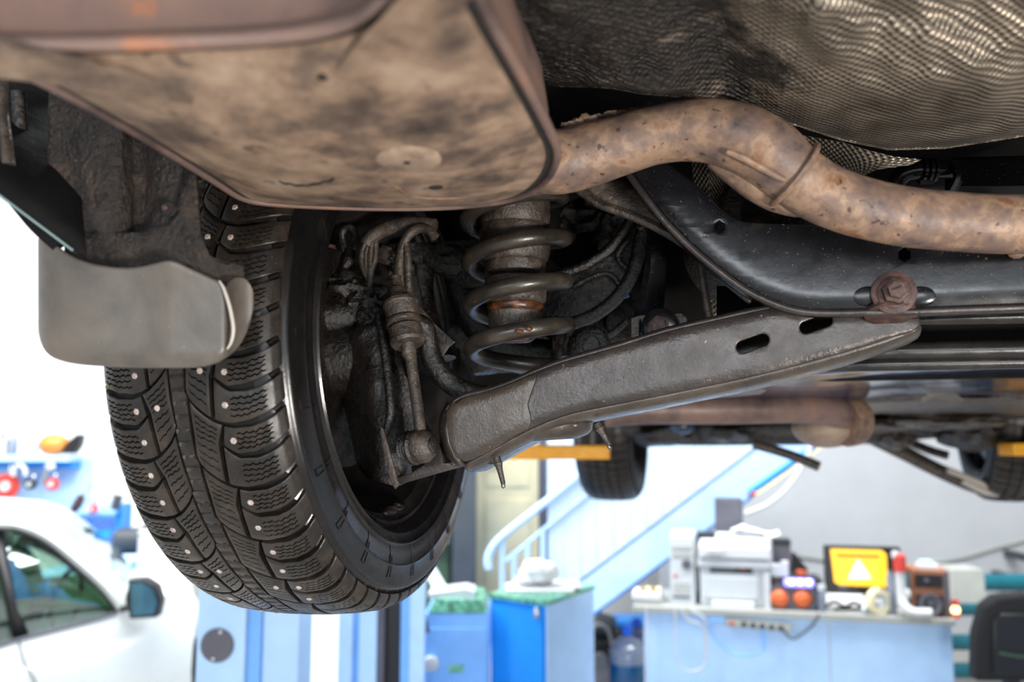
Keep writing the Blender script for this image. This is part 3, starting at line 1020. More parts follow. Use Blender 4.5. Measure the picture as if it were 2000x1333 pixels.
# bump stop and dust boots inside the coil
mpp = .00072
def boot(name, ys, mat, par=None):
    o0 = onb(1006, ys[0][0], BS)
    prof_ = [((onb(1006, y, BS) - o0).dot(-CU), r * mpp) for y, r in ys]
    return obj(name, MB().lathe(o0, -CU, prof_, 36), mat, par or CAR)


bs_ = boot('bump_stop', [(330, 66), (425, 67), (440, 66), (444, 63)], M['soot_brown'])
lab(bs_, 'brown bump stop column inside the coil spring')
boot('boot_fold', [(444, 66), (452, 68), (490, 67), (505, 64), (512, 60), (515, 52)], M['soot_brown'], bs_)
boot('boot_fold', [(510, 50), (514, 58), (524, 59), (534, 57), (538, 48)], M['soot_brown'], bs_)
boot('boot_fold', [(536, 40), (545, 56), (560, 60), (585, 60), (592, 57), (596, 50)], M['soot_brown'], bs_)
lab(boot('rust_ring', [(592, 48), (596, 53), (602, 54), (608, 51), (611, 48)], M['rust'], bs_), 'wet orange rust ring')
boot('boot_fold', [(606, 46), (611, 51), (640, 50), (648, 44)], M['soot_brown'], bs_)
lab(boot('rusty_tip', [(640, 42), (650, 48), (660, 40), (668, 30), (670, 1)], M['rust'], bs_), 'wet orange rusty tip')

# ---- upper arm: curved lobe and the long body towards the wheel
ua = plate('upper_arm', smooth2([(1252, 424), (1232, 424), (1212, 452), (1180, 488), (1130, 518), (1076, 536), (1040, 560), (1030, 600), (1060, 640), (1130, 630), (1172, 606), (1205, 576), (1228, 540), (1242, 500), (1250, 460)], 3), [], .10, .018, M['soot'], CAR, .004)
lab(ua, 'black pressed upper arm behind the coil spring')
for path, r_ in (([(1262, 430), (1250, 470), (1243, 510), (1226, 552), (1198, 588), (1160, 616), (1126, 630), (1085, 640)], .0105), ([(1236, 424), (1214, 458), (1182, 494), (1132, 524), (1074, 542)], .008), ([(1226, 470), (1206, 498), (1218, 520), (1232, 528)], .004), ([(1120, 560), (1160, 540), (1190, 536), (1210, 556)], .004)):
    obj('edge_rib', MB().tube([onb(x, y, .088) for x, y in path], r_, 10, 4), M['soot'], ua)
ub = plate('upper_arm_body', smooth2([(735, 474), (800, 474), (890, 468), (960, 470), (960, 545), (905, 560), (880, 548), (850, 533), (800, 532), (740, 545)], 2), [], .09, .03, M['soot'], CAR, .006)
for s_, (x, y, a_, b_) in enumerate(((830, 500, .05, .02), (880, 505, .04, .022), (800, 520, .03, .016))):
    obj('grime_lump', MB().blob(onb(x, y, .075), a_, .012, b_, 3, .35, 3, s_), M['soot'], ub)
obj('arm_bolt', MB().lathe(onb(755, 500, .075), -CF, [(0, .016), (.006, .016), (.007, .0105), (.016, .010), (.017, .0001)], 6), M['soot_brown'], ub, angle=20)
# webs below the body
obj('knuckle_web', MB().tube([onb(830, 520, .07), onb(835, 580, .07), onb(850, 640, .06), onb(870, 700, .05)], [.018, .012, .012, .02], 12, flat=.5), M['soot'], CAR)
obj('trailing_arm', MB().tube([onb(890, 540, .15), onb(920, 620, .16), onb(1000, 690, .17), onb(1140, 700, .19)], [.02, .024, .03, .03], 14), M['soot'], CAR)

# ---- knuckle and brake parts
kc = [((622, 640, .02), (700, 905, -.02)), ((640, 636, -.005), (712, 925, -.045)), ((665, 640, -.035), (722, 935, -.07)), ((695, 648, -.055), (735, 940, -.085)), ((722, 635, -.06), (752, 945, -.09)), ((742, 618, -.05), (772, 950, -.085)), ((752, 612, -.035), (790, 945, -.07)), ((760, 610, -.01), (800, 930, -.05))]
rows = []
for k in range(25):
    q = k / 24
    row = []
    for (x0, y0, b0), (x1, y1, b1) in kc:
        x = x0 + (x1 - x0) * q + 8 * sin(q * pi)
        y = y0 + (y1 - y0) * q
        row.append(onb(x, y, b0 + (b1 - b0) * q + .006 * mnoise.fractal(V((x * .03, y * .03, 2)), 1, 2, 3)))
    rows.append(spline(row, 4))
kn = obj('wheel_knuckle', MB().grid(rows), M['soot'], CAR, solid=.006)
lab(kn, 'black oily wheel knuckle with pitted casting')
obj('cast_rib', MB().tube([onb(738, 618, -.06), onb(750, 680, -.07), onb(760, 760, -.085), (onb(762, 810, -.09)), onb(752, 850, -.095)], [.005, .006, .006, .006, .004], 10), M['soot'], kn)
w2 = MB().grid([[onb(x0 + (x1 - x0) * q, y0 + (y1 - y0) * q, b) for x0, y0, x1, y1, b in ((752, 650, 775, 930, -.05), (768, 660, 812, 900, -.055), (775, 690, 838, 885, -.05), (776, 720, 858, 880, -.03))] for q in [i / 12 for i in range(13)]])
obj('knuckle_flange', w2, M['soot'], kn, solid=.005)
ck = plate('brake_hose_bracket', [(800, 588), (822, 600), (850, 634), (888, 668), (876, 678), (862, 698), (846, 672), (832, 648), (812, 632)], [], -.02, .004, M['soot_brown'], CAR, .001)
lab(ck, 'sharp-cornered grimy bracket plate')
cal = obj('brake_caliper', MB().blob(onb(690, 578, -.02), .036, .03, .028, 4, .45, 2.2, 4), M['soot'], CAR)
lab(cal, 'lumpy black brake caliper beside the wheel rim')
for x, y, r_, sd_ in ((722, 590, .017, 2), (656, 560, .018, 6), (664, 615, .026, 7), (640, 545, .012, 8), (700, 560, .014, 12), (712, 615, .013, 13)):
    obj('caliper_lump', MB().blob(onb(x, y, -.03), r_, r_ * .8, r_ * .9, 3, .4, 2.5, sd_), M['soot'], cal)
obj('piston_boot', MB().lathe(onb(648, 620, -.03), V((1, .1, .1)), [(-.02, .03), (0, .028), (.01, .03), (.02, .026), (.03, .028), (.04, .02)], 20), M['soot'], cal)
lg = [onb(672, 480, .0), onb(668, 462, .0), onb(674, 447, .0), onb(686, 446, .0), onb(693, 458, .0), onb(692, 480, .0), onb(684, 494, .0), onb(674, 492, .0), onb(671, 480, .0)]
obj('cable_eye', MB().tube(lg, .0055, 8, 3), M['soot'], cal)
obj('parking_cable', MB().tube([onb(684, 494, .0), onb(680, 510, -.01), onb(668, 528, -.02), onb(656, 548, -.03)], [.009, .009, .004, .004], 10), M['soot'], cal)
obj('rust_cap', MB().blob(onb(645, 494, -.01), .010, .012, .012, 3, .3, 2, 3), M['rustbolt'], cal)
wires = [([(850, 442), (800, 437), (755, 447), (725, 464), (716, 478)], .011), ([(716, 474), (708, 490), (707, 515), (716, 540), (722, 556)], .0045), ([(722, 474), (716, 495), (716, 520), (722, 545)], .0045), ([(728, 474), (724, 500), (724, 525), (722, 552), (712, 575), (704, 592)], .0055), ([(734, 472), (733, 495), (731, 512), (725, 530)], .0045)]
for path, r_ in wires:
    lab(obj('brake_line', MB().tube([onb(x, y, -.03) for x, y in path], r_, 10, 5), M['soot_brown'], CAR), 'grimy brown brake line loop')
for path, r_ in (([(850, 464), (838, 450), (820, 446), (802, 455), (790, 472), (783, 495), (782, 530), (784, 560)], .007), ([(792, 478), (796, 500), (797, 540), (800, 570), (808, 590)], .006), ([(782, 500), (780, 530), (781, 556)], .008)):
    lab(obj('sensor_cable', MB().tube([onb(x, y, -.045) for x, y in path], r_, 10, 5), M['soot_brown'], CAR), 'grimy sensor cable over the link bushes')

# ---- stabiliser link and bar
l0 = onb(782, 590, -.085)
l1 = onb(797, 672, -.10)
la = (l1 - l0).normalized()
s1 = (l1 - l0).length / 82
lk = obj('stabiliser_link', MB().tube([onb(797, 668, -.10), onb(799, 690, -.10), onb(803, 705, -.102), onb(813, 780, -.112), onb(822, 850, -.12)], [.0095, .0105, .0078, .0076, .0076], 12, 4), M['soot_brown'], CAR)
lab(lk, 'brown stabiliser link rod with stacked bushes')
for nm, prof_ in (('bush_cup', [(0, 26), (2, 31), (8, 31.5), (10, 30), (30, 29.5), (34, 28), (36, 20)]), ('bush_ring', [(36, 24), (38, 31), (42, 32), (46, 31), (48, 24)]), ('bush_cup', [(50, 24), (53, 29), (74, 28.5), (76, 30.5), (80, 30), (83, 27), (84, 12)]), ('link_nut', [(-26, 9), (-25, 14), (-10, 15), (-9, 18), (0, 18), (1, 8)]), ('threaded_end', [(-52, 7), (-50, 9), (-44, 8), (-38, 9.5), (-32, 8.5), (-24, 10)])):
    obj(nm, MB().lathe(l0, la, [(a * s1, r_ * s1) for a, r_ in prof_], 28), M['soot_brown'], lk)
bc_ = onb(824, 873, -.125)
bj = obj('ball_joint', MB().blob(bc_, .0215, .0215, .021, 3, .10, 2.5, 5), M['soot_brown'], lk)
bax = (CL * .9 - CF * .25 + CU * .1).normalized()
obj('ball_joint_boot', MB().lathe(bc_ - bax * .03, bax, [(0, .013), (.003, .019), (.006, .0215), (.009, .020), (.012, .0228), (.016, .0215), (.02, .0225), (.026, .018)], 28), M['soot'], lk)
obj('ball_joint_pin', MB().lathe(bc_, bax, [(.012, .012), (.020, .011), (.022, .007), (.0225, .001)], 16), M['soot'], lk)
sb = obj('stabiliser_bar', MB().tube([onb(808, 628, -.08), onb(828, 640, -.07), onb(836, 672, -.06), onb(846, 706, -.06), onb(872, 742, -.06), onb(905, 763, -.05), onb(960, 775, -.03), onb(1040, 770, .02)], [.012, .0145, .0145, .0145, .0145, .0145, .0145, .0145], 18, 5), M['soot'], CAR)
lab(sb, 'thick black stabiliser bar curving behind the link')

# ---- struts, brackets and clutter between spring and crossmember
vs = obj('subframe_strut', MB().grid([[onb(x, y, b) for x, y, b in ((1268, 436, .05), (1262, 520, .05), (1250, 590, .04), (1236, 630, .03), (1234, 690, .03))], [onb(x, y, b) for x, y, b in ((1274, 436, .02), (1272, 520, .02), (1262, 590, .01), (1250, 630, .0), (1248, 690, .0))], [onb(x, y, b) for x, y, b in ((1304, 440, .03), (1300, 520, .03), (1296, 590, .03), (1290, 630, .02), (1290, 690, .02))]]), M['blackpaint'], CAR, solid=.004)
lab(vs, 'upright black subframe strut')
lab(obj('brace_bar', MB().tube([onb(1364, 490, .0), onb(1372, 540, .0), onb(1380, 590, .0), onb(1388, 632, .0)], .0052, 8, 3), M['soot_brown'], CAR), 'thin brown brace bar')
pb = plate('pivot_bracket', [(1233, 622), (1250, 616), (1330, 612), (1342, 622), (1344, 700), (1232, 700)], [], .0, .006, M['soot_brown'], CAR, .001)
obj('bracket_boss', MB().lathe(onb(1290, 640, -.004), -CF, [(0, .026), (.006, .025), (.009, .02), (.009, .006)], 28), M['blackpaint'], pb)
lab(obj('bracket_bolt', MB().lathe(onb(1288, 638, -.010), -CF, [(0, .015), (.003, .0148), (.004, .0105), (.011, .010), (.012, .001)], 6), M['rustbolt'], pb, angle=20), 'red-brown rusty bracket bolt')
obj('hook_clip', MB().tube([onb(1246, 436, .03), onb(1250, 446, .02), onb(1260, 440, .02), onb(1262, 428, .03)], .0035, 8), M['soot_brown'], CAR)
mt = obj('differential_mount', MB().lathe(onb(1190, 640, .22), V((.3, -1, .1)), [(-.05, .07), (0, .072), (.01, .066), (.012, .045), (.02, .042), (.022, .02), (.03, .018), (.03, .001)], 32), M['soot'], CAR)
obj('mount_lip', MB().tube([onb(1125, 672, .16), onb(1160, 664, .15), onb(1195, 652, .15), (onb(1222, 628, .16))], .006, 8), M['soot'], mt)
obj('mount_bolt', MB().lathe(onb(1160, 640, .15), -CF, [(0, .009), (.005, .009), (.006, .005), (.01, .004)], 10), M['soot_brown'], mt)
bl2 = obj('bush_bolt', MB().lathe(onb(1152, 680, .05), -CF, [(0, .03), (.005, .032), (.01, .026), (.012, .018), (.02, .017), (.022, .008), (.024, .001)], 20), M['soot'], CAR)
for i, (x, y) in enumerate(((1100, 660), (1112, 680), (1092, 690))):
    obj('grime_lump', MB().blob(onb(x, y, .1), .012, .012, .03, 3, .4, 2, 20 + i), M['soot_brown'], CAR)
cbl = obj('blue_cable', MB().tube([onb(1180, 592, .12), onb(1205, 585, .12), onb(1228, 576, .12)], .0035, 8), plain('blue_cable_skin', lin(20, 110, 170), 0.4), CAR)
lab(cbl, 'short blue cable')
for i in range(16):
    x, y = R.uniform(1075, 1195), R.uniform(385, 470)
    if i < 9:
        obj('grime_lump', MB().blob(onb(x, y, .25), R.uniform(.02, .05), .03, R.uniform(.015, .04), 3, .4, 2, 40 + i), M['soot'], CAR)
# spring tower and dark mass behind spring
obj('spring_tower', MB().lathe(onb(1003, 372, BS), CU, [(0, .10), (.01, .11), (.05, .112), (.3, .12)], 36), M['body'], CAR)
obj('side_member', MB().box(car(.18, .12, cz(.28)), CL * .12, CF * .4, CU * .2), M['body'], CAR)
obj('rear_axle_mass', MB().blob(onb(960, 650, .33), .16, .09, .07, 4, .25, 2, 77), M['soot'], CAR)

# ---- horizontal cross tubes and undertray, further forward
for path, r_, nm, lb in (([(1770, 620), (1850, 620), (2080, 616), (2500, 608)], .0092, 'cross_tube', 'shiny wet tube under the crossmember lip'), ([(1380, 726), (1500, 706), (1560, 694), (1700, 688), (2080, 681), (2500, 672)], .0125, 'cross_tube', 'upper black cross tube'), ([(1380, 752), (1480, 738), (1540, 724), (1620, 715), (1800, 711), (2080, 706), (2500, 699)], .0085, 'cross_tube', 'lower black cross tube')):
    lab(obj(nm, MB().tube([onb(x, y, -.03 if r_ == .0092 else .03) for x, y in path], r_, 16, 5), M['blacksteel'], CAR), lb)
bk = MB().grid([[onb(x, y, .08) for x in (1400, 1700, 2100)] for y in (560, 640, 700)])
obj('subframe_web', bk, M['body'], CAR, solid=.01)
rows = []
for k in range(13):
    q = k / 12
    row = []
    for i in range(33):
        u = i / 32
        x, b = 1340 + 800 * u, .34 + .97 * q
        hh = .115 - .012 * q + .010 * mnoise.noise(V((u * 5, q * 3, 4))) - .006 * sin(u * 9)
        row.append(car(.30 + 1.5 * u, b, cz(hh)))
    rows.append(row)
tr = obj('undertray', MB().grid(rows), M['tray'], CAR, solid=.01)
lab(tr, 'glossy black undertray with a blue reflection painted in')
ub_ = MB().grid([[car(.0 + 1.62 * i / 24, 1.25 + 1.2 * k / 10, cz(.103 - .030 * k / 10 + .012 * mnoise.noise(V((i * .5, k * .6, 8))))) for i in range(25)] for k in range(11)])
lab(obj('front_underbody', ub_, M['soot_brown'], CAR, solid=.01), 'brown grimy front underbody')
foil('front_heat_shield', [(onb(x, y0, .5), onb(x + 6, y1, .7)) for x, y0, y1 in ((1250, 758, 782), (1300, 754, 780), (1360, 748, 778), (1420, 742, 776), (1480, 733, 770), (1520, 731, 748))], 4)
foil('front_heat_shield', [(onb(x, y0, 1.0), onb(x, y1, 1.05)) for x, y0, y1 in ((1800, 778, 786), (1815, 770, 786), (1830, 768, 786), (1850, 770, 787), (1868, 769, 788), (1880, 780, 788))], 4)

# ---- front exhaust and front axle, out of focus
fx = obj('front_exhaust_pipe', MB().tube([onb(1180, 806, .9), onb(1260, 800, .92), (onb(1400, 800, .98)), onb(1540, 798, 1.05), onb(1610, 800, 1.12), onb(1655, 815, 1.2)], [.036, .036, .036, .036, .038, .042], 24, 5), M['muffler_top'], CAR)
lab(fx, 'brown front exhaust pipe beyond the control arm')
ct = obj('catalytic_converter', MB().blob(onb(1614, 838, 1.25), .086, .10, .050, 4, .03, 1, 3, (CL, CF, CU)), grime('pale_brown_converter', [(.3, lin(110, 92, 80)), (.7, lin(158, 138, 120))], 14, (.5, .7), 0, .1), CAR)
lab(ct, 'tan rounded catalytic converter')
obj('converter_band', MB().lathe(onb(1655, 822, 1.2), V((.9, .4, .15)), [(-.02, .062), (-.01, .066), (.02, .066), (.03, .06)], 28), M['pipe'], ct)
obj('engine_subframe', MB().tube([car(.05, 2.35, cz(.07)), car(.25, 2.3, cz(.035)), car(.6, 2.3, cz(.03)), car(1.0, 2.3, cz(.04)), car(1.5, 2.35, cz(.07))], [.04, .06, .055, .06, .04], 12), M['soot'], CAR)
for i, (t, b, z, a_, b_, c_) in enumerate(((.28, 2.3, .02, .14, .1, .05), (.5, 2.2, .03, .1, .1, .045), (.95, 2.1, .05, .16, .12, .03), (1.2, 2.0, .06, .18, .1, .03), (1.35, 2.3, .02, .1, .1, .06), (.12, 2.45, .06, .1, .1, .07), (1.1, 2.3, .0, .06, .08, .04))):
    obj('engine_bay_lump', MB().blob(car(t, b, cz(z)), a_, b_, c_, 3, .35, 2, 60 + i, (CL, CF, CU)), M['soot_brown'] if i in (2, 3, 6) else M['soot'], CAR)
lab(obj('engine_cover', MB().blob(car(.34, 2.15, cz(.045)), .05, .05, .028, 3, .15, 2, 8, (CL, CF, CU)), M['tray'], CAR), 'shiny dark cover')
lab(obj('tie_rod', MB().tube([at(1472, 868, 2.9), at(1540, 888, 2.85), at(1600, 912, 2.8)], .017, 12), M['soot_brown'], CAR), 'straight brown rod hanging down')
ra = obj('front_control_arm', MB().tube([at(1690, 850, 3.3), at(1760, 882, 3.3), at(1830, 918, 3.3), at(1900, 948, 3.3), at(1962, 962, 3.3)], [.032, .036, .034, .034, .03], 14, flat=.7), M['soot_brown'], CAR)
lab(ra, 'dark diagonal front control arm')
obj('arm_edge', MB().tube([at(1850, 918, 3.26), at(1900, 938, 3.26), at(1950, 962, 3.26), at(1925, 962, 3.26), at(1880, 940, 3.26)], .012, 8), M['flapedge'], ra)
obj('front_brace', MB().tube([at(1750, 852, 3.35), at(1810, 878, 3.4), at(1850, 890, 3.4)], .018, 10), M['arm'], CAR)
obj('front_strut', MB().tube([at(1912, 830, 3.6), at(1905, 925, 3.6)], .028, 14), M['slate'], CAR)

# =================================================================== tyre and wheels
CAMB = 0.0365
Lc = CL * cos(CAMB) + CU * sin(CAMB)
Uc = CU * cos(CAMB) - CL * sin(CAMB)
RO = 0.362
OUT = [(0, RO), (.03, .3615), (.06, .3595), (.085, .3565), (.098, .352), (.106, .346), (.1115, .338), (.1145, .330), (.117, .318), (.119, .30), (.118, .28), (.114, .262), (.107, .248), (.1, .2405)]
arc = [0.0]
for a, b in zip(OUT, OUT[1:]):
    arc.append(arc[-1] + math.hypot(b[0] - a[0], b[1] - a[1]))


def prof_at(s):
    s_ = abs(s)
    for i in range(len(arc) - 1):
        if s_ <= arc[i + 1] or i == len(arc) - 2:
            t = (s_ - arc[i]) / (arc[i + 1] - arc[i])
            a, b = OUT[i], OUT[i + 1]
            ax, r = a[0] + (b[0] - a[0]) * t, a[1] + (b[1] - a[1]) * t
            break
    # normal from a wider difference so facets stay soft
    def pos(q):
        for i in range(len(arc) - 1):
            if q <= arc[i + 1] or i == len(arc) - 2:
                t = (q - arc[i]) / (arc[i + 1] - arc[i])
                return OUT[i][0] + (OUT[i + 1][0] - OUT[i][0]) * t, OUT[i][1] + (OUT[i + 1][1] - OUT[i][1]) * t
    p0, p1 = pos(max(s_ - .004, 0)), pos(s_ + .004)
    dx, dy = p1[0] - p0[0], p1[1] - p0[1]
    l = math.hypot(dx, dy)
    nx, ny = -dy / l, dx / l
    if ny < 0 and s_ < .12:
        nx, ny = -nx, -ny
    if s_ >= .12 and nx < 0:
        nx, ny = -nx, -ny
    sg = 1 if s >= 0 else -1
    return ax * sg, r, nx * sg, ny


def TP(s, u, h):
    """tread coordinates (arc length across, length round, height) -> wheel space"""
    ax, r, nx, nr = prof_at(s)
    f = u / RO
    rr = r + nr * h
    return V((ax + nx * h, -cos(f) * rr, -sin(f) * rr))


GD = .0088   # tread depth
NB = 30
P = 2 * pi * RO / NB
MAIN = [(.0085, -.012), (.0115, .000), (.018, .0095), (.027, .0180), (.037, .0255), (.048, .0305), (.060, .0332), (.080, .0318), (.095, .0278), (.105, .0236), (.112, .0198), (.124, .0128)]
SECG = [(.0405, .0500), (.046, .0575), (.053, .0636), (.060, .0682), (.080, .0680), (.095, .0642), (.105, .0601), (.112, .0564), (.124, .0494)]


def gw(s):
    return .0022 + .0020 * min(max((s - .045) / .04, 0), 1)


def side_curve(tab, s0, s1, off, du, n):
    out = []
    for i in range(n):
        s = s0 + (s1 - s0) * i / (n - 1)
        out.append((s, interp(tab, s) + du + off * gw(s)))
    return out


def block_mesh(T, mids, B, sipes, c0, c1, sg, du, wav=.0011, nrow_plain=2):
    """height-field block between two groove lines, its sipes cut in as narrow notches"""
    n = len(T)
    lines = [T] + mids + [B]

    def pt(c, wv):
        q = wv * (len(lines) - 1)
        k = min(int(q), len(lines) - 2)
        q -= k
        a, b = lines[k][c], lines[k + 1][c]
        return a[0] + (b[0] - a[0]) * q, a[1] + (b[1] - a[1]) * q

    rws = [(0.0, 0), (.035, 0)]
    for sp in sipes:
        rws += [(sp, 1), (sp, 2), (sp, 3)]
    rws += [(.965, 0), (1.0, 0)]
    top = []
    for wv, kind in rws:
        row = []
        for c in range(n):
            s, u = pt(c, wv)
            cf = c / (n - 1)
            h = 0.0
            if wv in (0.0, 1.0):
                h = -.0006
            inside = kind and c0 <= cf <= c1
            if inside:
                u += wav * sin(s * 2 * pi / .0078 + wv * 9) + wav * .4 * sin(s * 2 * pi / .0031)
                if kind == 1:
                    u -= .0010
                if kind == 3:
                    u += .0010
                if kind == 2:
                    h = -.0055
            if c in (0, n - 1):
                h -= .0006
            row.append((s * sg, u + du, h))
        top.append(row)
    m = MB()
    G = [[TP(*q) for q in r] for r in top]
    m.grid(G)
    # skirts
    def skirt(line):
        m.grid([[TP(*q) for q in line], [TP(q[0], q[1], -GD) for q in line]])
    skirt(top[0])
    skirt(top[-1])
    skirt([r[0] for r in top])
    skirt([r[-1] for r in top])
    return m


def wheel_frame(centre, lx, ux):
    return Matrix.Translation(centre) @ Matrix((lx, CF, ux)).transposed().to_4x4()


WF = wheel_frame(W0, Lc, Uc)
# carcass: base of the grooves, shoulders and sidewalls in one lathe
half = [(0, .3535), (.03, .353), (.06, .351), (.085, .348), (.098, .3435), (.105, .338), (.1095, .332), (.1135, .329), (.1165, .3275), (.1175, .325), (.1172, .321), (.1185, .312), (.1193, .3005), (.1212, .2970), (.1192, .2935), (.1186, .282), (.1160, .2712), (.1190, .2678), (.1150, .2640), (.1115, .2565), (.1150, .2538), (.1095, .2485), (.104, .2425), (.099, .241)]
prof2 = [(-a, r) for a, r in reversed(half)] + half[1:]
mbt = MB()
NSEG = 144
mbt.grid([[V((a, -cos(2 * pi * j / NSEG) * r, -sin(2 * pi * j / NSEG) * r)) for j in range(NSEG)] for a, r in prof2], True)
frame = wm(CAR).inverted() @ WF
tyre = obj('rear_tyre', mbt, M['carcass'], CAR, local=True, frame=frame, angle=50)
gm = plain('dark_groove_rubber', lin(14, 13, 12), 0.6, spec=0.3)  # darkens the tread grooves with painted-in shade; front tyres share it
tyre.data.materials.append(gm)
for pg in tyre.data.polygons:
    c_ = pg.center
    if abs(c_.x) < .078 and math.hypot(c_.y, c_.z) > .33:
        pg.material_index = 1
lab(tyre, 'studded winter tyre with dusty blocked tread and black sidewall')


def child(name, me, ang=0.0, mat=None):
    o = bpy.data.objects.new(name, me)
    o.rotation_euler = (ang, 0, 0)
    COL.objects.link(o)
    o.parent = tyre
    return o


def mesh_of(name, m, mat, angle=40):
    o = obj(name, m, mat, tyre, local=True, angle=angle)
    return o


NC = 30
moss_spots = []
for sg, du in ((1, 0.0), (-1, P * .5)):
    TA = side_curve(MAIN, .0495, .1225, 1, 0, NC)
    BA_ = side_curve(SECG, .0455, .1225, -1, 0, NC)
    TB = side_curve(SECG, .0445, .1225, 1, 0, NC)
    BB_ = side_curve(MAIN, .0405, .1225, -1, P, NC)
    TM = side_curve(MAIN, .0125, .0465, 1, 0, 22)
    MM = [(.0122 + (.0385 - .0122) * i / 21, .0400 + .013 * i / 21) for i in range(22)]
    BM = side_curve(MAIN, .0098, .0355, -1, P, 22)
    kinds = [('shoulder_block', block_mesh(TA, [], BA_, (.22, .41, .6, .79), .2, .74, sg, du)),
             ('shoulder_block', block_mesh(TB, [], BB_, (.22, .41, .6, .79), .24, .74, sg, du)),
             ('diagonal_block', block_mesh(TM, [MM], BM, (.14, .26, .38, .5, .62, .74, .86), .14, .9, sg, du, .0008))]
    for nm, m in kinds:
        first = mesh_of(nm, m, M['rubber'], 30)
        for k in range(1, NB):
            o = first.copy()
            o.rotation_euler = (k * 2 * pi / NB, 0, 0)
            COL.objects.link(o)
    # studs, a few sockets empty
    for (s0, u0, skip) in ((.0575, .050, 3), (.0545, P + .010, 4), (.0290, .047, 2)):
        p, q = TP(s0 * sg, u0 + du, 0), TP(s0 * sg, u0 + du, .001)
        ax = (q - p).normalized()
        stb = MB().lathe(p - ax * .002, ax, [(0, .0038), (.0024, .0038), (.0028, .0032), (.0034, .0024), (.0028, .0001)], 6)
        first = mesh_of('stud', stb, M['stud'])
        for k in range(1, NB):
            if R.random() < (.0, .0, .78, .3, .5)[skip]:
                continue
            o = first.copy()
            o.rotation_euler = (k * 2 * pi / NB, 0, 0)
            COL.objects.link(o)
# centre rib with sawtooth edges
rb = MB()
seg = NB * 20
rowsr = []
for j in range(seg + 1):
    u = j / seg * 2 * pi * RO
    fr = ((u + .004) / P) % 1
    fl_ = ((u + .004) / P + .5) % 1
    e_r = .0098 - .0028 * fr
    e_l = -.0098 + .0028 * fl_
    nt = -.0030 if j % 4 == 1 else 0
    rowsr.append([TP(e_l, u, -GD), TP(e_l, u, -.0003), TP(e_l + .0025, u, nt), TP(0.0005, u, nt * .8 if j % 8 == 1 else 0), TP(e_r - .0025, u, nt), TP(e_r, u, -.0003), TP(e_r, u, -GD)])
rb.grid(rowsr)
mesh_of('centre_rib', rb, M['rubber'], 30)
# tie bars joining the shoulder blocks along the inner ends
tie = MB()
for sg, du in ((1, 0.0), (-1, P * .5)):
    for k in range(NB):
        for tab, uo in ((MAIN, 0), (SECG, 0)):
            for s0, s1 in ((.108, .1215),):
                pts = [TP(s * sg, interp(tab, s) + du + uo + k * P, -.0055) for s in (s0, s0 + .005, s1)]
                tie.tube(pts, .0032, 6, 1)
o = mesh_of('groove_tie_bars', tie, M['carcass'])
o['kind'] = 'stuff'
# fine raised lines on the sidewall
ln = MB()
for k in range(24):
    f = k * 2 * pi / 24
    def SW(r, df, extra=.0006):
        ax = interp(sorted((b, a) for a, b in half[8:]), r)
        return V((ax + extra, -cos(f + df) * r, -sin(f + df) * r))
    ln.tube([SW(.314, 0), SW(.30, .012), SW(.286, .02), SW(.272, .028)], .0006, 4, 1)
    ln.tube([SW(.314, 0), SW(.3135, .03)], .0006, 4, 1)
    ln.tube([SW(.3135, .03), SW(.30, .034), SW(.285, .038)], .0006, 4, 1)
    ln.tube([SW(.262, .05), SW(.258, .051)], .0005, 4, 1)
o = mesh_of('sidewall_marks', ln, M['carcass'])
o['kind'] = 'stuff'
# moss in the outer shoulder grooves
for k in range(-1, 8):
    for tab in (MAIN, SECG):
        p = TP(-.115, interp(tab, .115) + P * .5 + k * P + .004, -.0045)
        if R.random() < .6:
            obj('moss_patch', MB().blob(p, .0035, .007, .003, 2, .5, 2, k), M['moss'], tyre, local=True)

# wheel rim and brake disc in the hub
rimp = [(.098, .2435), (.1005, .2405), (.0985, .237), (.093, .2365), (.086, .232), (.082, .226), (.06, .222), (.04, .212), (-.03, .206), (-.07, .204), (-.075, .19), (-.075, .03)]
rim = obj('wheel_rim', MB().grid([[V((a, -cos(2 * pi * j / 96) * r, -sin(2 * pi * j / 96) * r)) for j in range(96)] for a, r in rimp], True), M['blacksteel'], CAR, local=True, frame=frame, angle=40)
lab(rim, 'dark dirty wheel rim barrel')
for f in (1.62, 1.75):
    obj('balance_weight', MB().blob(V((.082, -cos(f) * .224, -sin(f) * .224)), .012, .02, .008, 3, .3, 2, f), M['soot'], rim, local=True)
obj('moss_patch', MB().blob(V((-.02, -cos(1.5) * .205, -sin(1.5) * .2)), .02, .02, .008, 3, .5, 2, 9), M['moss'], rim, local=True)
obj('brake_disc', MB().grid([[V((a, -cos(2 * pi * j / 64) * r, -sin(2 * pi * j / 64) * r)) for j in range(64)] for a, r in ((.0, .16), (.02, .16), (.02, .06), (.06, .055), (.06, .01))], True), M['soot'], CAR, local=True, frame=frame)


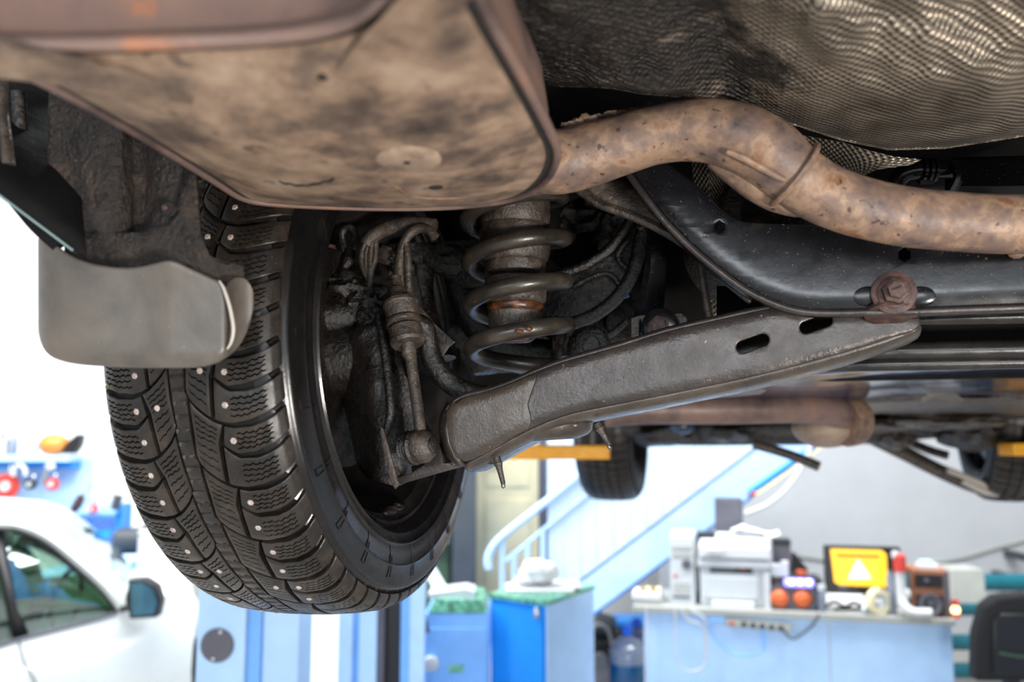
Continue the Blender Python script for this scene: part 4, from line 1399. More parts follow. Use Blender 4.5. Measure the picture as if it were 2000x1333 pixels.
def front_wheel(centre, lab_):
    fr_ = wm(CAR).inverted() @ wheel_frame(centre, CL, CU)
    t = obj('front_tyre', MB().grid([[V((a, -cos(2 * pi * j / 72) * r, -sin(2 * pi * j / 72) * r)) for j in range(72)] for a, r in prof2], True), gm, CAR, local=True, frame=fr_, angle=50)
    lab(t, lab_)
    tr_ = MB()
    for k in range(60):
        u0 = k * 2 * pi * RO / 60
        for sg in (1, -1):
            for s0, s1 in ((.022, .055), (.06, .118)):
                rows_ = []
                for uu in (u0 + .002, u0 + .0345):
                    rows_.append([TP(s * sg, uu + (.01 if sg > 0 else 0) - s * .1, -.0005) for s in (s0, (s0 + s1) / 2, s1)])
                tr_.grid(rows_)
                tr_.grid([rows_[0], [TP(s * sg, u0 + .002 + (.01 if sg > 0 else 0) - s * .1, -GD) for s in (s0, (s0 + s1) / 2, s1)]])
        tr_.grid([[TP(s, uu, -.0005) for s in (-.016, 0, .016)] for uu in (u0, u0 + .033)])
    o_ = obj('tread_blocks', tr_, M['rubber'], t, local=True)
    o_['kind'] = 'stuff'
    for sg in (-1, 1):
        obj('dark_rim_filler', MB().grid([[V((sg * .05, -cos(2 * pi * j / 32) * r, -sin(2 * pi * j / 32) * r)) for j in range(32)] for r in (.235, .12, .02)], True), M['body'], t, local=True)  # dark disc added to blacken the rim opening
    obj('front_rim', MB().grid([[V((a, -cos(2 * pi * j / 48) * r, -sin(2 * pi * j / 48) * r)) for j in range(48)] for a, r in rimp], True), M['soot'], t, local=True)


front_wheel(car(.0, 2.65, -.025), 'blurred front tyre seen beneath the yellow lift arm')
front_wheel(car(1.55, 2.65, -.0), 'blurred front tyre behind the diagonal control arm')

# =================================================================== the workshop behind
def qbox(name, x0, y0, x1, y1, Y, depth, mat, parent=None, bevel=0.004, z0=None, z1=None):
    """upright box: front face traced at distance Y, going back by depth"""
    a, b = onY(x0, y0, Y), onY(x1, y1, Y)
    zt = a.z if z1 is None else z1
    zb = b.z if z0 is None else z0
    xb = onY(x1, (y0 + y1) / 2, Y).x
    xa = onY(x0, (y0 + y1) / 2, Y).x
    return obj(name, MB().abox(xa, xb, Y, Y + depth, zb, zt), mat, parent, smooth=False, bevel=bevel)


# ---- lift posts and yellow arms
Y1 = 3.05
xa, xb, xc = onY(383, 1260, Y1).x, onY(478, 1260, Y1).x, onY(576, 1260, Y1).x
LP = thing('lift_post', 'pale blue lift post with a round black cover plate', 'car lift', (xb, Y1, 0))
obj('column', MB().abox(xa, xb, Y1, Y1 + .30, 0, 3.4), M['lightblue'], LP, smooth=False, bevel=.008)
obj('column_web', MB().abox(xb, xb + .045, Y1 + .03, Y1 + .28, 0, 3.4), M['midblue'], LP, smooth=False, bevel=.004)
obj('column_flange', MB().abox(xb + .045, xc, Y1 + .05, Y1 + .26, 0, 3.4), M['lightblue'], LP, smooth=False, bevel=.006)
obj('base_plate', MB().abox(xa - .1, xc + .1, Y1 - .08, Y1 + .4, 0.0, .02), M['blue'], LP, smooth=False)
pc = onY(425, 1261, Y1)
cp = obj('cover_plate', MB().lathe(pc + V((0, .001, 0)), V((0, -1, 0)), [(0, .057), (.008, .057), (.010, .055), (.010, .0001)], 36), M['darkgrey'], LP)
lab(cp, 'round dark grey cover plate')
for x, y in ((432, 1235), (418, 1287)):
    obj('cover_screw', MB().lathe(onY(x, y, Y1) + V((0, -.009, 0)), V((0, -1, 0)), [(0, .007), (.003, .006), (.004, .0001)], 12), M['chrome'], cp)
ya = onY(1192, 884, 2.95)
arm_ = obj('lift_arm', MB().abox(xc - .02, ya.x, 2.95, 3.07, ya.z - .024, ya.z + .024), M['yellow'], LP, smooth=False, bevel=.006)
lab(arm_, 'chipped yellow lift arm')
obj('lift_carriage', MB().abox(xb, xc + .02, 2.93, 3.06, ya.z - .3, ya.z + .35), M['yellow'], LP, smooth=False, bevel=.008)
obj('arm_pad', MB().lathe(V((ya.x - .06, 3.01, ya.z + .024)), CU, [(0, .045), (.05, .045), (.055, .04), (.055, .001)], 20), M['black'], LP)

Y2 = 4.1
XX = [onY(x, 1260, Y2).x for x in (660, 688, 701, 735, 748, 781, 800, 829)]
LQ = thing('lift_post', 'pale blue lift column with a dark vertical slot', 'car lift', (XX[4], Y2, 0))
for nm, i, j, mt_, y0_, y1_ in (('column_flange', 0, 1, 'lightblue', 0, .05), ('column_web', 1, 2, 'midblue', .02, .3), ('column_face', 2, 3, 'lightblue', 0, .3), ('slot_edge', 3, 4, 'darkgrey', .03, .3), ('slot_cover', 4, 5, 'black', .10, .3), ('column_web', 5, 6, 'midblue', .02, .3), ('column_flange', 6, 7, 'lightblue', 0, .05)):
    obj(nm, MB().abox(XX[i], XX[j], Y2 + y0_, Y2 + y1_, 0, 3.3), M[mt_], LQ, smooth=False, bevel=.003)
obj('base_plate', MB().abox(XX[0] - .08, XX[-1] + .08, Y2 - .1, Y2 + .4, 0, .02), M['blue'], LQ, smooth=False)

a = onY(1979, 866, 3.0)
b = onY(2001, 891, 3.0)
YP = thing('lift_post', 'lift post at the frame edge, only its yellow arm end showing', 'car lift', (a.x + 1.25, 3.05, 0))
obj('lift_arm', MB().abox(a.x, a.x + 1.1, 3.0, 3.1, b.z, a.z), M['yellow'], YP, smooth=False, bevel=.006)
obj('arm_pad', MB().lathe(V((a.x + .12, 3.05, a.z)), CU, [(0, .045), (.05, .045), (.055, .001)], 20), M['black'], YP)
obj('column', MB().abox(a.x + 1.08, a.x + 1.4, 2.95, 3.25, 0, 3.4), M['lightblue'], YP, smooth=False, bevel=.008)
obj('base_plate', MB().abox(a.x + 1.0, a.x + 1.5, 2.85, 3.35, 0, .02), M['blue'], YP, smooth=False)

# ---- white car
def wc(x, y, dy=0.0):
    p = onY(x, y, 4.75 + .5 * (x + 0) / 400)
    return p + V((-dy * .43, dy, 0))


WCR = thing('white_car', 'white car parked beside the lift, green-tinted side window', 'car', V((wc(100, 1260).x, 5.4, 0)))
outer = [(-260, 1014), (-120, 1006), (0, 1012), (56, 1020), (106, 1042), (166, 1086), (226, 1142), (252, 1176)]
inner = [(-260, 1040), (-120, 1030), (0, 1034), (40, 1038), (92, 1062), (150, 1110), (198, 1155), (229, 1196)]
o8, i8 = spline([wc(*p) for p in outer], 4), spline([wc(*p) for p in inner], 4)
mid = [p.lerp(q, .5) + V((0, -.025, .005)) for p, q in zip(o8, i8)]
obj('roof_rail', MB().grid([[p + V((0, .05, .01)) for p in o8], o8, mid, i8, [p + V((0, .04, 0)) for p in i8]]), M['carwhite'], WCR)
belt = [(-260, 1340), (-120, 1302), (0, 1263), (60, 1245), (150, 1222), (229, 1199), (300, 1172), (345, 1161), (374, 1176), (386, 1205)]
bl = spline([wc(*p) for p in belt], 3)
rows = [[p + V((0, .06, .015)) for p in bl], bl]
for q, o_ in ((.12, -.03), (.3, -.06), (.55, -.065), (.8, -.04), (1, 0)):
    rows.append([V((p.x, p.y + o_, p.z + (.22 - p.z) * q)) for p in bl])
bd = obj('door_skin', MB().grid(rows), M['carwhite'], WCR)
obj('roof', MB().grid([[p + V((-.58 * d, 1.35 * d, .03 * sin(d * pi))) for p in o8[:18]] for d in (0, .25, .5, .75, 1)]), M['carwhite'], WCR, solid=.01)
hood = spline([wc(*p) for p in belt[5:]], 4)
obj('bonnet', MB().grid([[p + V((-.58 * d, 1.35 * d, .05 * sin(d * pi))) for p in hood] for d in (0, .2, .5, .8, 1)]), M['carwhite'], WCR, solid=.01)
ws = o8[16:]
obj('windscreen', MB().grid([[p + V((-.58 * d, 1.35 * d, .02 * sin(d * pi))) for p in ws] for d in (0, .33, .66, 1)]), M['carglass'], WCR)
win = [(0, 0)]
wt = spline([wc(*p) for p in inner], 4)
wb = [wc(x, interp([(-260, 1338), (-120, 1300), (0, 1261), (60, 1243), (150, 1220), (230, 1198)], x)) for x in [-260 + 490 * i / (len(wt) - 1) for i in range(len(wt))]]
obj('side_window', MB().grid([[p + V((0, .03, 0)) for p in wt], [p + V((0, .03, 0)) for p in wb]]), M['carglass'], WCR, solid=.004)
obj('window_trim', MB().tube([p + V((0, -.005, 0)) for p in wt], .009, 8, 1), M['black'], WCR)
obj('belt_trim', MB().tube([p + V((0, -.005, .004)) for p in bl[:16]], .011, 8, 1), M['darkgrey'], WCR)
obj('door_pillar', MB().grid([[wc(-28, 1037) + V((0, .02, 0)), wc(4, 1037) + V((0, .02, 0))], [wc(2, 1150) + V((0, .018, 0)), wc(30, 1190) + V((0, .018, 0))], [wc(24, 1255) + V((0, .015, 0)), wc(56, 1245) + V((0, .015, 0))]]), M['black'], WCR, solid=.01)
obj('door_seam', MB().tube([wc(40, 1253) + V((0, -.012, 0)), wc(58, 1290) + V((0, -.05, 0)), wc(84, 1333) + V((0, -.066, 0)), wc(92, 1420) + V((0, -.066, 0))], .004, 6), M['darkgrey'], WCR)
mr = obj('wing_mirror', MB().blob(wc(275, 1160, -.10), .082, .07, .108, 3, 0, 1, 1), M['black'], WCR)
mg = [wc(x, y, -.19) for x, y in ((254, 1130), (275, 1128), (296, 1142), (304, 1165), (298, 1188), (256, 1192))]
obj('mirror_glass', MB().prism([p + V((0, 0.012, 0)) for p in mg], V((0, .012, 0))), M['mirrorglass'], mr, smooth=False)
mh = [wc(x, y, -.19) for x, y in ((246, 1122), (278, 1120), (302, 1136), (310, 1164), (303, 1196), (248, 1199))]
obj('mirror_housing', MB().prism([p + V((0, 0.02, 0)) for p in mh], V((0, .08, 0))), M['black'], mr, bevel=.012)
obj('mirror_foot', MB().tube([wc(238, 1190), wc(256, 1180, -.12)], .018, 10), M['black'], mr)
# cabin inside and far side
obj('far_side', MB().grid([[p + V((-.56, 1.3, 0)) for p in bl], [V((p.x - .56, p.y + 1.3, .22)) for p in bl]]), M['carwhite'], WCR, solid=.02)
obj('far_rail', MB().grid([[p + V((-.57, 1.32, 0)) for p in o8], [p + V((-.57, 1.32, 0)) for p in i8]]), M['carinterior'], WCR, solid=.02)
obj('dashboard', MB().grid([[wc(x, y, d) for x, y in ((60, 1200), (120, 1192), (200, 1196), (262, 1200))] for d in (.12, .5, .9, 1.2)]), M['carinterior'], WCR, solid=.02)
obj('cabin_floor', MB().grid([[wc(x, 1300, d) for x in (-200, 0, 150, 260)] for d in (.06, 1.25)]), M['carinterior'], WCR, solid=.02)
obj('front_seat', MB().blob(wc(-20, 1210, .5), .22, .2, .34, 3, .1, 1, 5), M['carinterior'], WCR)
obj('steering_wheel', MB().tube([wc(120, 1195, .35) + V((.05 * sin(a_) * .4, cos(a_) * .17, sin(a_) * .17)) for a_ in [2 * pi * i / 20 for i in range(21)]], .013, 8, 1), M['black'], WCR)
fw_ = wc(402, 1400)
obj('front_wheel', MB().lathe(V((fw_.x, fw_.y + .02, .31)), V((.12, -1, 0)), [(-.2, .25), (-.19, .31), (-.01, .31), (0, .27), (-.01, .2), (-.03, .05), (-.03, .001)], 32), M['black'], WCR)
rw_ = wc(-420, 1400)
obj('rear_wheel', MB().lathe(V((rw_.x, rw_.y + .05, .31)), V((.12, -1, 0)), [(-.2, .25), (-.19, .31), (-.01, .31), (0, .27), (-.01, .2), (-.03, .05), (-.03, .001)], 32), M['black'], WCR)

# ---- tool board and shelf by the white wall
YT = 7.7
px = lambda x, y, Y=YT: onY(x, y, Y)
a, b = px(-120, 896), px(164, 1075)
TB_ = thing('tool_board', 'pale blue tool board with a shelf above the white car roof', 'tool board', V(((a.x + b.x) / 2, YT + .1, 0)))
obj('back_panel', MB().abox(a.x, b.x, YT + .08, YT + .11, b.z, a.z), M['lightblue'], TB_, smooth=False)
obj('back_panel', MB().abox(px(150, 1000).x, px(238, 1000).x, YT + .09, YT + .115, px(0, 1090).z, px(0, 985).z), M['lightblue'], TB_, smooth=False)
obj('side_panel', MB().abox(px(229, 1000).x, px(241, 1000).x, YT - .02, YT + .1, px(0, 1082).z, px(0, 985).z), M['blue'], TB_, smooth=False)
sh = obj('shelf', MB().abox(a.x, px(152, 890).x, YT - .15, YT + .11, px(0, 901).z, px(0, 889).z), M['lightblue'], TB_, smooth=False)
obj('shelf_apron', MB().abox(a.x, px(150, 890).x, YT - .06, YT + .08, px(0, 915).z, px(0, 901).z), M['blue'], TB_, smooth=False)
obj('lower_ledge', MB().abox(px(95, 1000).x, px(236, 1000).x, YT - .2, YT + .1, px(0, 1046).z, px(0, 1036).z), M['blue'], TB_, smooth=False)
obj('rail', MB().abox(px(60, 1000).x, px(236, 1000).x, YT - .02, YT + .08, px(0, 1010).z, px(0, 1004).z), M['midblue'], TB_, smooth=False)
for x in (-110, 236):
    obj('upright', MB().abox(px(x, 1000).x - .03, px(x, 1000).x + .03, YT + .1, YT + .16, 0, px(0, 985).z), M['blue'], TB_, smooth=False)
zs = px(0, 889).z
# goods on the shelf
hm = px(120, 862)
HL = thing('welding_helmet', 'orange and black welding helmet on the tool board shelf', 'helmet', V((hm.x, YT - .04, zs)))
obj('helmet_shell', MB().blob(V((hm.x - .05, YT - .03, zs + .09)), .13, .10, .092, 3, .08, 2, 4), grime('orange_flame_paint', [(.35, lin(190, 80, 40)), (.5, lin(236, 150, 60)), (.7, lin(60, 40, 34))], 16, (.3, .5), 0, 0), HL)
obj('face_visor', MB().prism([px(x, y, YT - .1) for x, y in ((118, 887), (128, 866), (150, 848), (158, 850), (153, 872), (142, 887))], V((0, .1, 0))), M['black'], HL, bevel=.01)
for i, (x, y, r_, mt_, lb, ct_) in enumerate(((6, 850, .042, 'whiteplastic', 'white bottle nearest the frame edge on the tool shelf', 'bottle'), (26, 846, .04, 'bottleclear', 'clear grey jar next to the white bottle on the tool shelf', 'jar'), (46, 850, .042, 'paper', 'squat white tub in the middle of the tool shelf', 'tub'), (68, 856, .035, 'lightblue', 'small pale blue can beside the welding helmet', 'can'))):
    p = px(x, y)
    h_ = p.z - zs
    t_ = thing(ct_, lb, ct_, V((p.x, YT, zs)))
    obj('body', MB().lathe(V((p.x, YT, zs)), CU, [(0, r_), (h_ * .72, r_), (h_ * .82, r_ * .6)], 20), M[mt_], t_)
    obj('cap', MB().lathe(V((p.x, YT, zs + h_ * .82)), CU, [(0, r_ * .62), (h_ * .18, r_ * .6)], 16), M['whiteplastic' if i else 'red'], t_)


def disc(name, x, y, r_, mat, label, cat):
    p = px(x, y)
    t_ = thing(name, label, cat, V((p.x, YT + .07, p.z - r_)))
    obj('disc', MB().lathe(V((p.x, YT - .09, p.z)), V((0, -1, 0)), [(0, r_), (.03, r_), (.035, r_ * .8), (.035, r_ * .3), (.05, r_ * .28), (.05, .001)], 28), mat, t_)
    obj('hub', MB().lathe(V((p.x, YT - .125, p.z)), V((0, -1, 0)), [(0, r_ * .42), (.02, r_ * .4), (.02, .001)], 20), M['whiteplastic'], t_)
    obj('hanger', MB().tube([V((p.x, YT - .10, p.z + r_ * .4)), V((p.x + .02, YT - .10, p.z + r_ * 1.3)), V((p.x, YT - .075, p.z + r_ * 1.9))], .012, 8), M['chrome'], t_)


disc('hose_reel', 27, 949, .108, M['red'], 'large red disc hanging on the tool board', 'reel')
disc('measuring_reel', 73, 945, .048, M['black'], 'small dark reel hanging between the two red discs', 'reel')
disc('cutting_disc', 115, 945, .056, M['red'], 'small red disc hanging beneath the helmet', 'disc')
hk = px(185, 965)
HS = thing('hacksaw', 'hacksaw with a steel bow hanging at the end of the tool board', 'saw', V((hk.x, YT + .02, hk.z - .1)))
obj('bow', MB().tube([px(158, 975, YT - .13), px(180, 945, YT - .13), px(184, 944, YT - .13), px(226, 972, YT - .13)], .010, 8, 1), M['brown'], HS)
obj('blade', MB().tube([px(160, 980, YT - .13), px(228, 980, YT - .13)], .006, 6, 1), M['chrome'], HS)
obj('grip', MB().tube([px(160, 968, YT - .13), px(152, 985, YT - .13), px(142, 1000, YT - .13)], [.03, .042, .03], 12), M['rustbolt'], HS)
obj('front_clamp', MB().tube([px(232, 968, YT - .13), px(224, 996, YT - .13)], .04, 10), M['slate'], HS)
p = px(193, 992)
disc('tape_measure', 193, 993, .042, M['red'], 'small red and white reel hanging inside the hacksaw bow', 'reel')
for i, (x, lb) in enumerate(((38, 'white pliers hanging above the large red disc'), (90, 'white spanner hanging from the shelf apron'))):
    t_ = thing('pliers' if i == 0 else 'spanner', lb, 'pliers' if i == 0 else 'spanner', px(x, 930))
    if i == 0:
        for s_ in (-1, 1):
            obj('handle', MB().tube([px(x, 908, YT - .17), px(x + 10 * s_, 916, YT - .17), px(x + 12 * s_, 930, YT - .17)], .02, 10), M['whiteplastic'], t_)
    else:
        obj('shaft', MB().tube([px(84, 945, YT - .14), px(96, 908, YT - .14)], .018, 10), M['chrome'], t_)
        obj('jaw', MB().blob(px(98, 912, YT - .14), .05, .02, .04, 2, .1, 1, 3), M['whiteplastic'], t_)

# bench beneath the board with tubes and a motor
zb_ = px(0, 1112, 7.2).z
BN = thing('workbench', 'blue workbench under the tool board behind the white car', 'bench', V((px(200, 1100, 7.2).x, 7.3, 0)))
x0_, x1_ = px(90, 1100, 7.2).x, px(268, 1100, 7.2).x
obj('bench_top', MB().abox(x0_, x1_, 7.0, 7.65, zb_ - .04, zb_), M['lightblue'], BN, smooth=False, bevel=.004)
obj('drawer', MB().abox(x0_ + .05, x0_ + .4, 7.03, 7.6, zb_ - .3, zb_ - .05), M['blue'], BN, smooth=False, bevel=.004)
for x in (x0_, x1_ - .06):
    for y in (7.03, 7.56):
        obj('leg', MB().abox(x, x + .06, y, y + .06, 0, zb_ - .04), M['blue'], BN, smooth=False)
for i, (y_, x_, lb) in enumerate(((1104, 205, 'pale blue tube lying at the front of the workbench'), (1092, 214, 'pale blue tube lying at the back of the workbench'))):
    c_ = V((px(x_ + 20, y_, 7.2).x, 7.10 + .16 * i, zb_ + .052))
    t_ = thing('tube', lb, 'tube', c_ - V((0, 0, .052)), 'tubes on the workbench')
    obj('tube_wall', MB().lathe(c_ - V((.16, 0, 0)), V((1, .3, 0)), [(0, .04), (0, .05), (.30, .05), (.30, .04)], 20, caps=False), M['lightblue'], t_)
    obj('end_cap', MB().lathe(c_ + V((.12, .085, 0)), V((1, .3, 0)), [(0, .048), (.02, .046), (.02, .001)], 20), M['whiteplastic'], t_)
mo = px(248, 1030, 7.4)
MO = thing('grinder', 'dark bench grinder standing on the workbench end', 'grinder', V((mo.x - .02, 7.53, zb_)))
obj('motor', MB().lathe(V((mo.x - .14, 7.53, zb_ + .2)), V((1, 0, 0)), [(0, .08), (.02, .1), (.22, .1), (.25, .07)], 20), M['slate'], MO)
obj('pedestal', MB().abox(mo.x - .08, mo.x + .06, 7.48, 7.6, zb_, zb_ + .13), M['black'], MO, smooth=False)
obj('grinding_wheel', MB().lathe(V((mo.x + .10, 7.53, zb_ + .22)), V((1, 0, 0)), [(0, .12), (.035, .12)], 24), M['darkgrey'], MO)
dr = px(300, 1100, 6.9)
DR = thing('drum', 'white drum standing beside the blue workbench', 'drum', V((dr.x, 6.9, 0)))
zt_ = px(300, 1042, 6.9).z
obj('barrel', MB().lathe(V((dr.x, 6.9, 0)), CU, [(0, .115), (.02, .12), (zt_ * .33, .12), (zt_ * .34, .125), (zt_ * .36, .12), (zt_ * .66, .12), (zt_ * .67, .125), (zt_ * .69, .12), (zt_ - .02, .12), (zt_, .11)], 28), M['whiteplastic'], DR)
obj('lid', MB().lathe(V((dr.x, 6.9, zt_)), CU, [(0, .124), (.02, .124), (.022, .001)], 28), M['paper'], DR)
cr = px(352, 1150, 7.3)
CR = thing('crate', 'low grey crate between the drum and the lift post', 'crate', V((cr.x, 7.4, 0)))
zc_ = px(350, 1138, 7.3).z
for nm, q in (('front_board', (cr.x - .14, cr.x + .14, 7.3, 7.32)), ('rear_board', (cr.x - .14, cr.x + .14, 7.52, 7.54)), ('end_board', (cr.x - .14, cr.x - .12, 7.32, 7.52)), ('end_board', (cr.x + .12, cr.x + .14, 7.32, 7.52))):
    obj(nm, MB().abox(*q, 0, zc_), M['beige'], CR, smooth=False)
obj('base_board', MB().abox(cr.x - .12, cr.x + .12, 7.32, 7.52, 0, .02), M['beige'], CR, smooth=False)

# ---- door, pillar, green locker
YD = 7.3
dz = lambda y, Y=YD: onY(1000, y, Y).z
a, b = onY(931, 1000, YD).x, onY(1052, 1000, YD).x
d1 = struct('door_1', MB().abox(a, b, YD, YD + .05, 0.25, 3.0), M['cream'])
obj('door_panel', MB().abox(a + .07, b - .07, YD - .012, YD, .4, 1.3), M['cream'], d1, smooth=False, bevel=.006)
obj('door_panel', MB().abox(a + .07, b - .07, YD - .012, YD, 1.4, 2.8), M['cream'], d1, smooth=False, bevel=.006)
obj('door_handle', MB().tube([V((a + .1, YD - .01, 1.62)), V((a + .1, YD - .06, 1.62)), V((a + .2, YD - .06, 1.60))], .013, 8), M['cream'], d1)
struct('door_frame', MB().abox(b, onY(1070, 1000, YD).x, YD - .03, YD + .1, 0, 3.1), M['darkgrey'])
struct('wall_stairwell', MB().abox(onY(700, 1000, YD).x, onY(1100, 1000, YD).x, YD + .12, YD + .2, 0, 5.2), M['wall'])
struct('pillar', MB().abox(onY(884, 1000, 6.9).x, onY(929, 1000, 6.9).x, 6.9, 7.1, 0, 5.2), M['slate'])
ST = thing('step_block', 'brown wooden step block in front of the cream door', 'step', V(((a + b) / 2, 7.0, 0)))
obj('tread_board', MB().abox(a, b, 6.92, 7.28, .20, .25), M['brown'], ST, smooth=False, bevel=.004)
obj('riser', MB().abox(a + .01, b - .01, 6.93, 7.27, 0, .20), M['black'], ST, smooth=False)
GL = thing('locker', 'dull green locker standing beside the dark pillar', 'locker', V((onY(850, 1000, 7).x, 7.0, 0)))
ga, gb = onY(806, 1000, 7.0).x, onY(882, 1000, 7.0).x
obj('carcass', MB().abox(ga, gb, 7.0, 7.25, 0, 2.6), M['green'], GL, smooth=False, bevel=.004)
obj('locker_door', MB().abox(ga + .02, gb - .02, 6.98, 7.0, .1, 2.5), M['green'], GL, smooth=False, bevel=.004)
obj('shelf_ledge', MB().abox(ga + .1, gb - .02, 6.86, 6.99, onY(0, 1061, 6.9).z, onY(0, 1050, 6.9).z), M['beige'], GL, smooth=False)
PL = thing('plank', 'white plank leaning against the green locker', 'plank', V((onY(845, 1150, 5.6).x, 5.6, 0)))
pa, pb_ = onY(830, 1098, 6.6), onY(866, 1160, 6.3)
dd_ = (pb_ - pa)
k_ = pa + dd_ * ((pa.z) / (pa.z - pb_.z))
obj('board', MB().box(pa - V((.05, 0, 0)), V((.1, 0, 0)), V((0, .02, 0)), k_ - pa), M['whiteplastic'], PL, smooth=False)
PL.location = (k_.x, k_.y, 0)
WM[PL.name] = Matrix.Translation(PL.location)
for c_ in list(PL.children):
    c_.location = V((onY(845, 1150, 5.6).x, 5.6, 0)) - PL.location

# ---- stairs
YS = 6.0
sp = lambda x, y, dy=0: onY(x, y, YS) + V((0, dy, 0))
STR = thing('staircase', 'pale blue metal staircase with clad side rising behind the cabinets', 'stairs', V((sp(1155, 1200).x, YS + .4, 0)))
lo0, lo1, up0, up1 = sp(1152, 1204), sp(1660, 826), sp(1040, 1203), sp(1540, 826)
fl0 = V((lo0.x - (lo1.x - lo0.x) * lo0.z / (lo1.z - lo0.z), YS, 0))
ul0 = V((up0.x - (up1.x - up0.x) * up0.z / (up1.z - up0.z), YS, 0))
obj('stringer', MB().prism([ul0, fl0, lo1, up1], V((0, .05, 0))), M['lightblue'], STR, smooth=False)
obj('stringer', MB().prism([p + V((0, .85, 0)) for p in (ul0, fl0, lo1, up1)], V((0, .05, 0))), M['blue'], STR, smooth=False)
lo_e = [lo0 + (lo1 - lo0) * t for t in (-.6, 1)]
obj('stringer_edge', MB().tube([fl0 + V((0, .02, -.01)) + (lo1 - fl0) * .08, lo1 + V((0, .02, -.01))], .014, 8, 1), M['blue'], STR)
n_ = 13
for i in range(n_):
    t = (i + .5) / n_
    p = fl0.lerp(lo1, t).lerp(ul0.lerp(up1, t), .45)
    obj('tread', MB().abox(p.x - .14, p.x + .14, YS + .05, YS + .85, p.z - .03, p.z), M['blue'], STR, smooth=False)
for i in range(14):
    x = 1070 + 32 * i
    q0, q1 = sp(x, 1000), sp(x + 31, 1000)
    zlo = lambda X: up0.z + (up1.z - up0.z) * (X - up0.x) / (up1.x - up0.x) - .02
    obj('cladding_board', MB().prism([V((q0.x, YS, zlo(q0.x))), V((q1.x, YS, zlo(q1.x))), V((q1.x, YS, 2.9)), V((q0.x, YS, 2.9))], V((0, .025 - .006 * (i % 2), 0))), M['clad'], STR, smooth=False)
hr = [(955, 1110), (953, 1090), (964, 1066), (990, 1040), (1060, 985), (1130, 928), (1220, 855)]
obj('handrail', MB().tube([sp(x, y, -.04) for x, y in hr], .026, 12, 4), M['lightblue'], STR)
obj('mid_rail', MB().tube([sp(x, y, -.03) for x, y in ((988, 1096), (1066, 1030), (1140, 970), (1260, 872))], .013, 8, 1), M['lightblue'], STR)
for x, y in ((981, 1048), (1004, 1078), (1030, 1058), (1060, 1032)):
    p = sp(x, y, -.03)
    obj('baluster', MB().tube([p, V((p.x, p.y, .35))], .016, 10, 1), M['lightblue'], STR)
obj('rail_foot', MB().abox(sp(950, 1100).x, sp(1070, 1100).x, YS - .06, YS, .30, .36), M['lightblue'], STR, smooth=False)
obj('rail_post', MB().abox(sp(975, 1100).x, sp(985, 1100).x, YS - .06, YS, 0, .32), M['lightblue'], STR, smooth=False)
obj('landing_riser', MB().abox(sp(985, 1100).x, sp(1068, 1100).x, YS, YS + .85, 0, .32), M['blue'], STR, smooth=False)

wa, wb2 = onY(566, 1300, 5.4), onY(690, 1300, 5.4)
WC2 = thing('white_gap_filler', 'added white block filling the blown-out gap between the two lift posts', 'cabinet', V(((wa.x + wb2.x) / 2, 5.4, 0)))  # added white block, stands in for the overexposed gap
obj('carcass', MB().abox(wa.x, wb2.x, 5.42, 5.8, 0, 1.25), M['wall'], WC2, smooth=False, bevel=.004)
obj('cabinet_door', MB().abox(wa.x + .01, wb2.x - .01, 5.4, 5.42, .08, 1.22), M['wall'], WC2, smooth=False, bevel=.004)

# ---- two blue cabinets
Yc = 4.5
a, b = onY(829, 1200, Yc), onY(955, 1202, Yc)
C1 = thing('cabinet', 'mid blue cabinet with a round white knob and crackled glass on top', 'cabinet', V(((a.x + b.x) / 2, Yc, 0)))
obj('carcass', MB().abox(a.x, b.x, Yc + .012, Yc + .42, 0, a.z), M['midblue'], C1, smooth=False, bevel=.004)
obj('cabinet_door', MB().abox(a.x + .01, b.x - .01, Yc, Yc + .014, .06, a.z - .07), M['midblue'], C1, smooth=False, bevel=.004)
obj('knob', MB().lathe(onY(843, 1294, Yc), V((0, -1, 0)), [(-.005, .02), (.02, .03), (.035, .04), (.045, .034), (.05, .001)], 24), M['whiteplastic'], C1)
obj('pull_handle', MB().tube([onY(830, 1212, Yc - .03), onY(836, 1236, Yc - .03)], .012, 8, 1), M['slate'], C1)
obj('sticker', MB().abox(onY(876, 1305, Yc).x, onY(905, 1305, Yc).x, Yc - .003, Yc, onY(0, 1314, Yc).z, onY(0, 1299, Yc).z), M['greenglass'], C1, smooth=False)
G1 = thing('glass_stack', 'crackled green glass pile on the cabinet with the knob', 'glass', V(((a.x + b.x) / 2, Yc + .2, a.z)))
for i in range(3):
    obj('glass_sheet', MB().abox(a.x + .02 + .02 * i, b.x - .01 - .012 * i, Yc + .01 + .01 * i, Yc + .4, a.z + .022 * i, a.z + .022 * i + .02), M['greenglass'], G1, smooth=False, bevel=.003)
B1 = thing('board', 'white folded board lying on the crackled green glass pile', 'board', V((a.x + .16, Yc + .2, a.z + .064)))
obj('panel', MB().prism([V((a.x + .01, Yc + .08, a.z + .064)), V((a.x + .25, Yc + .08, a.z + .064)), V((a.x + .25, Yc + .08, a.z + .095)), V((a.x + .20, Yc + .08, a.z + .11)), V((a.x + .01, Yc + .08, a.z + .085))], V((0, .2, 0))), M['whiteplastic'], B1, smooth=False)

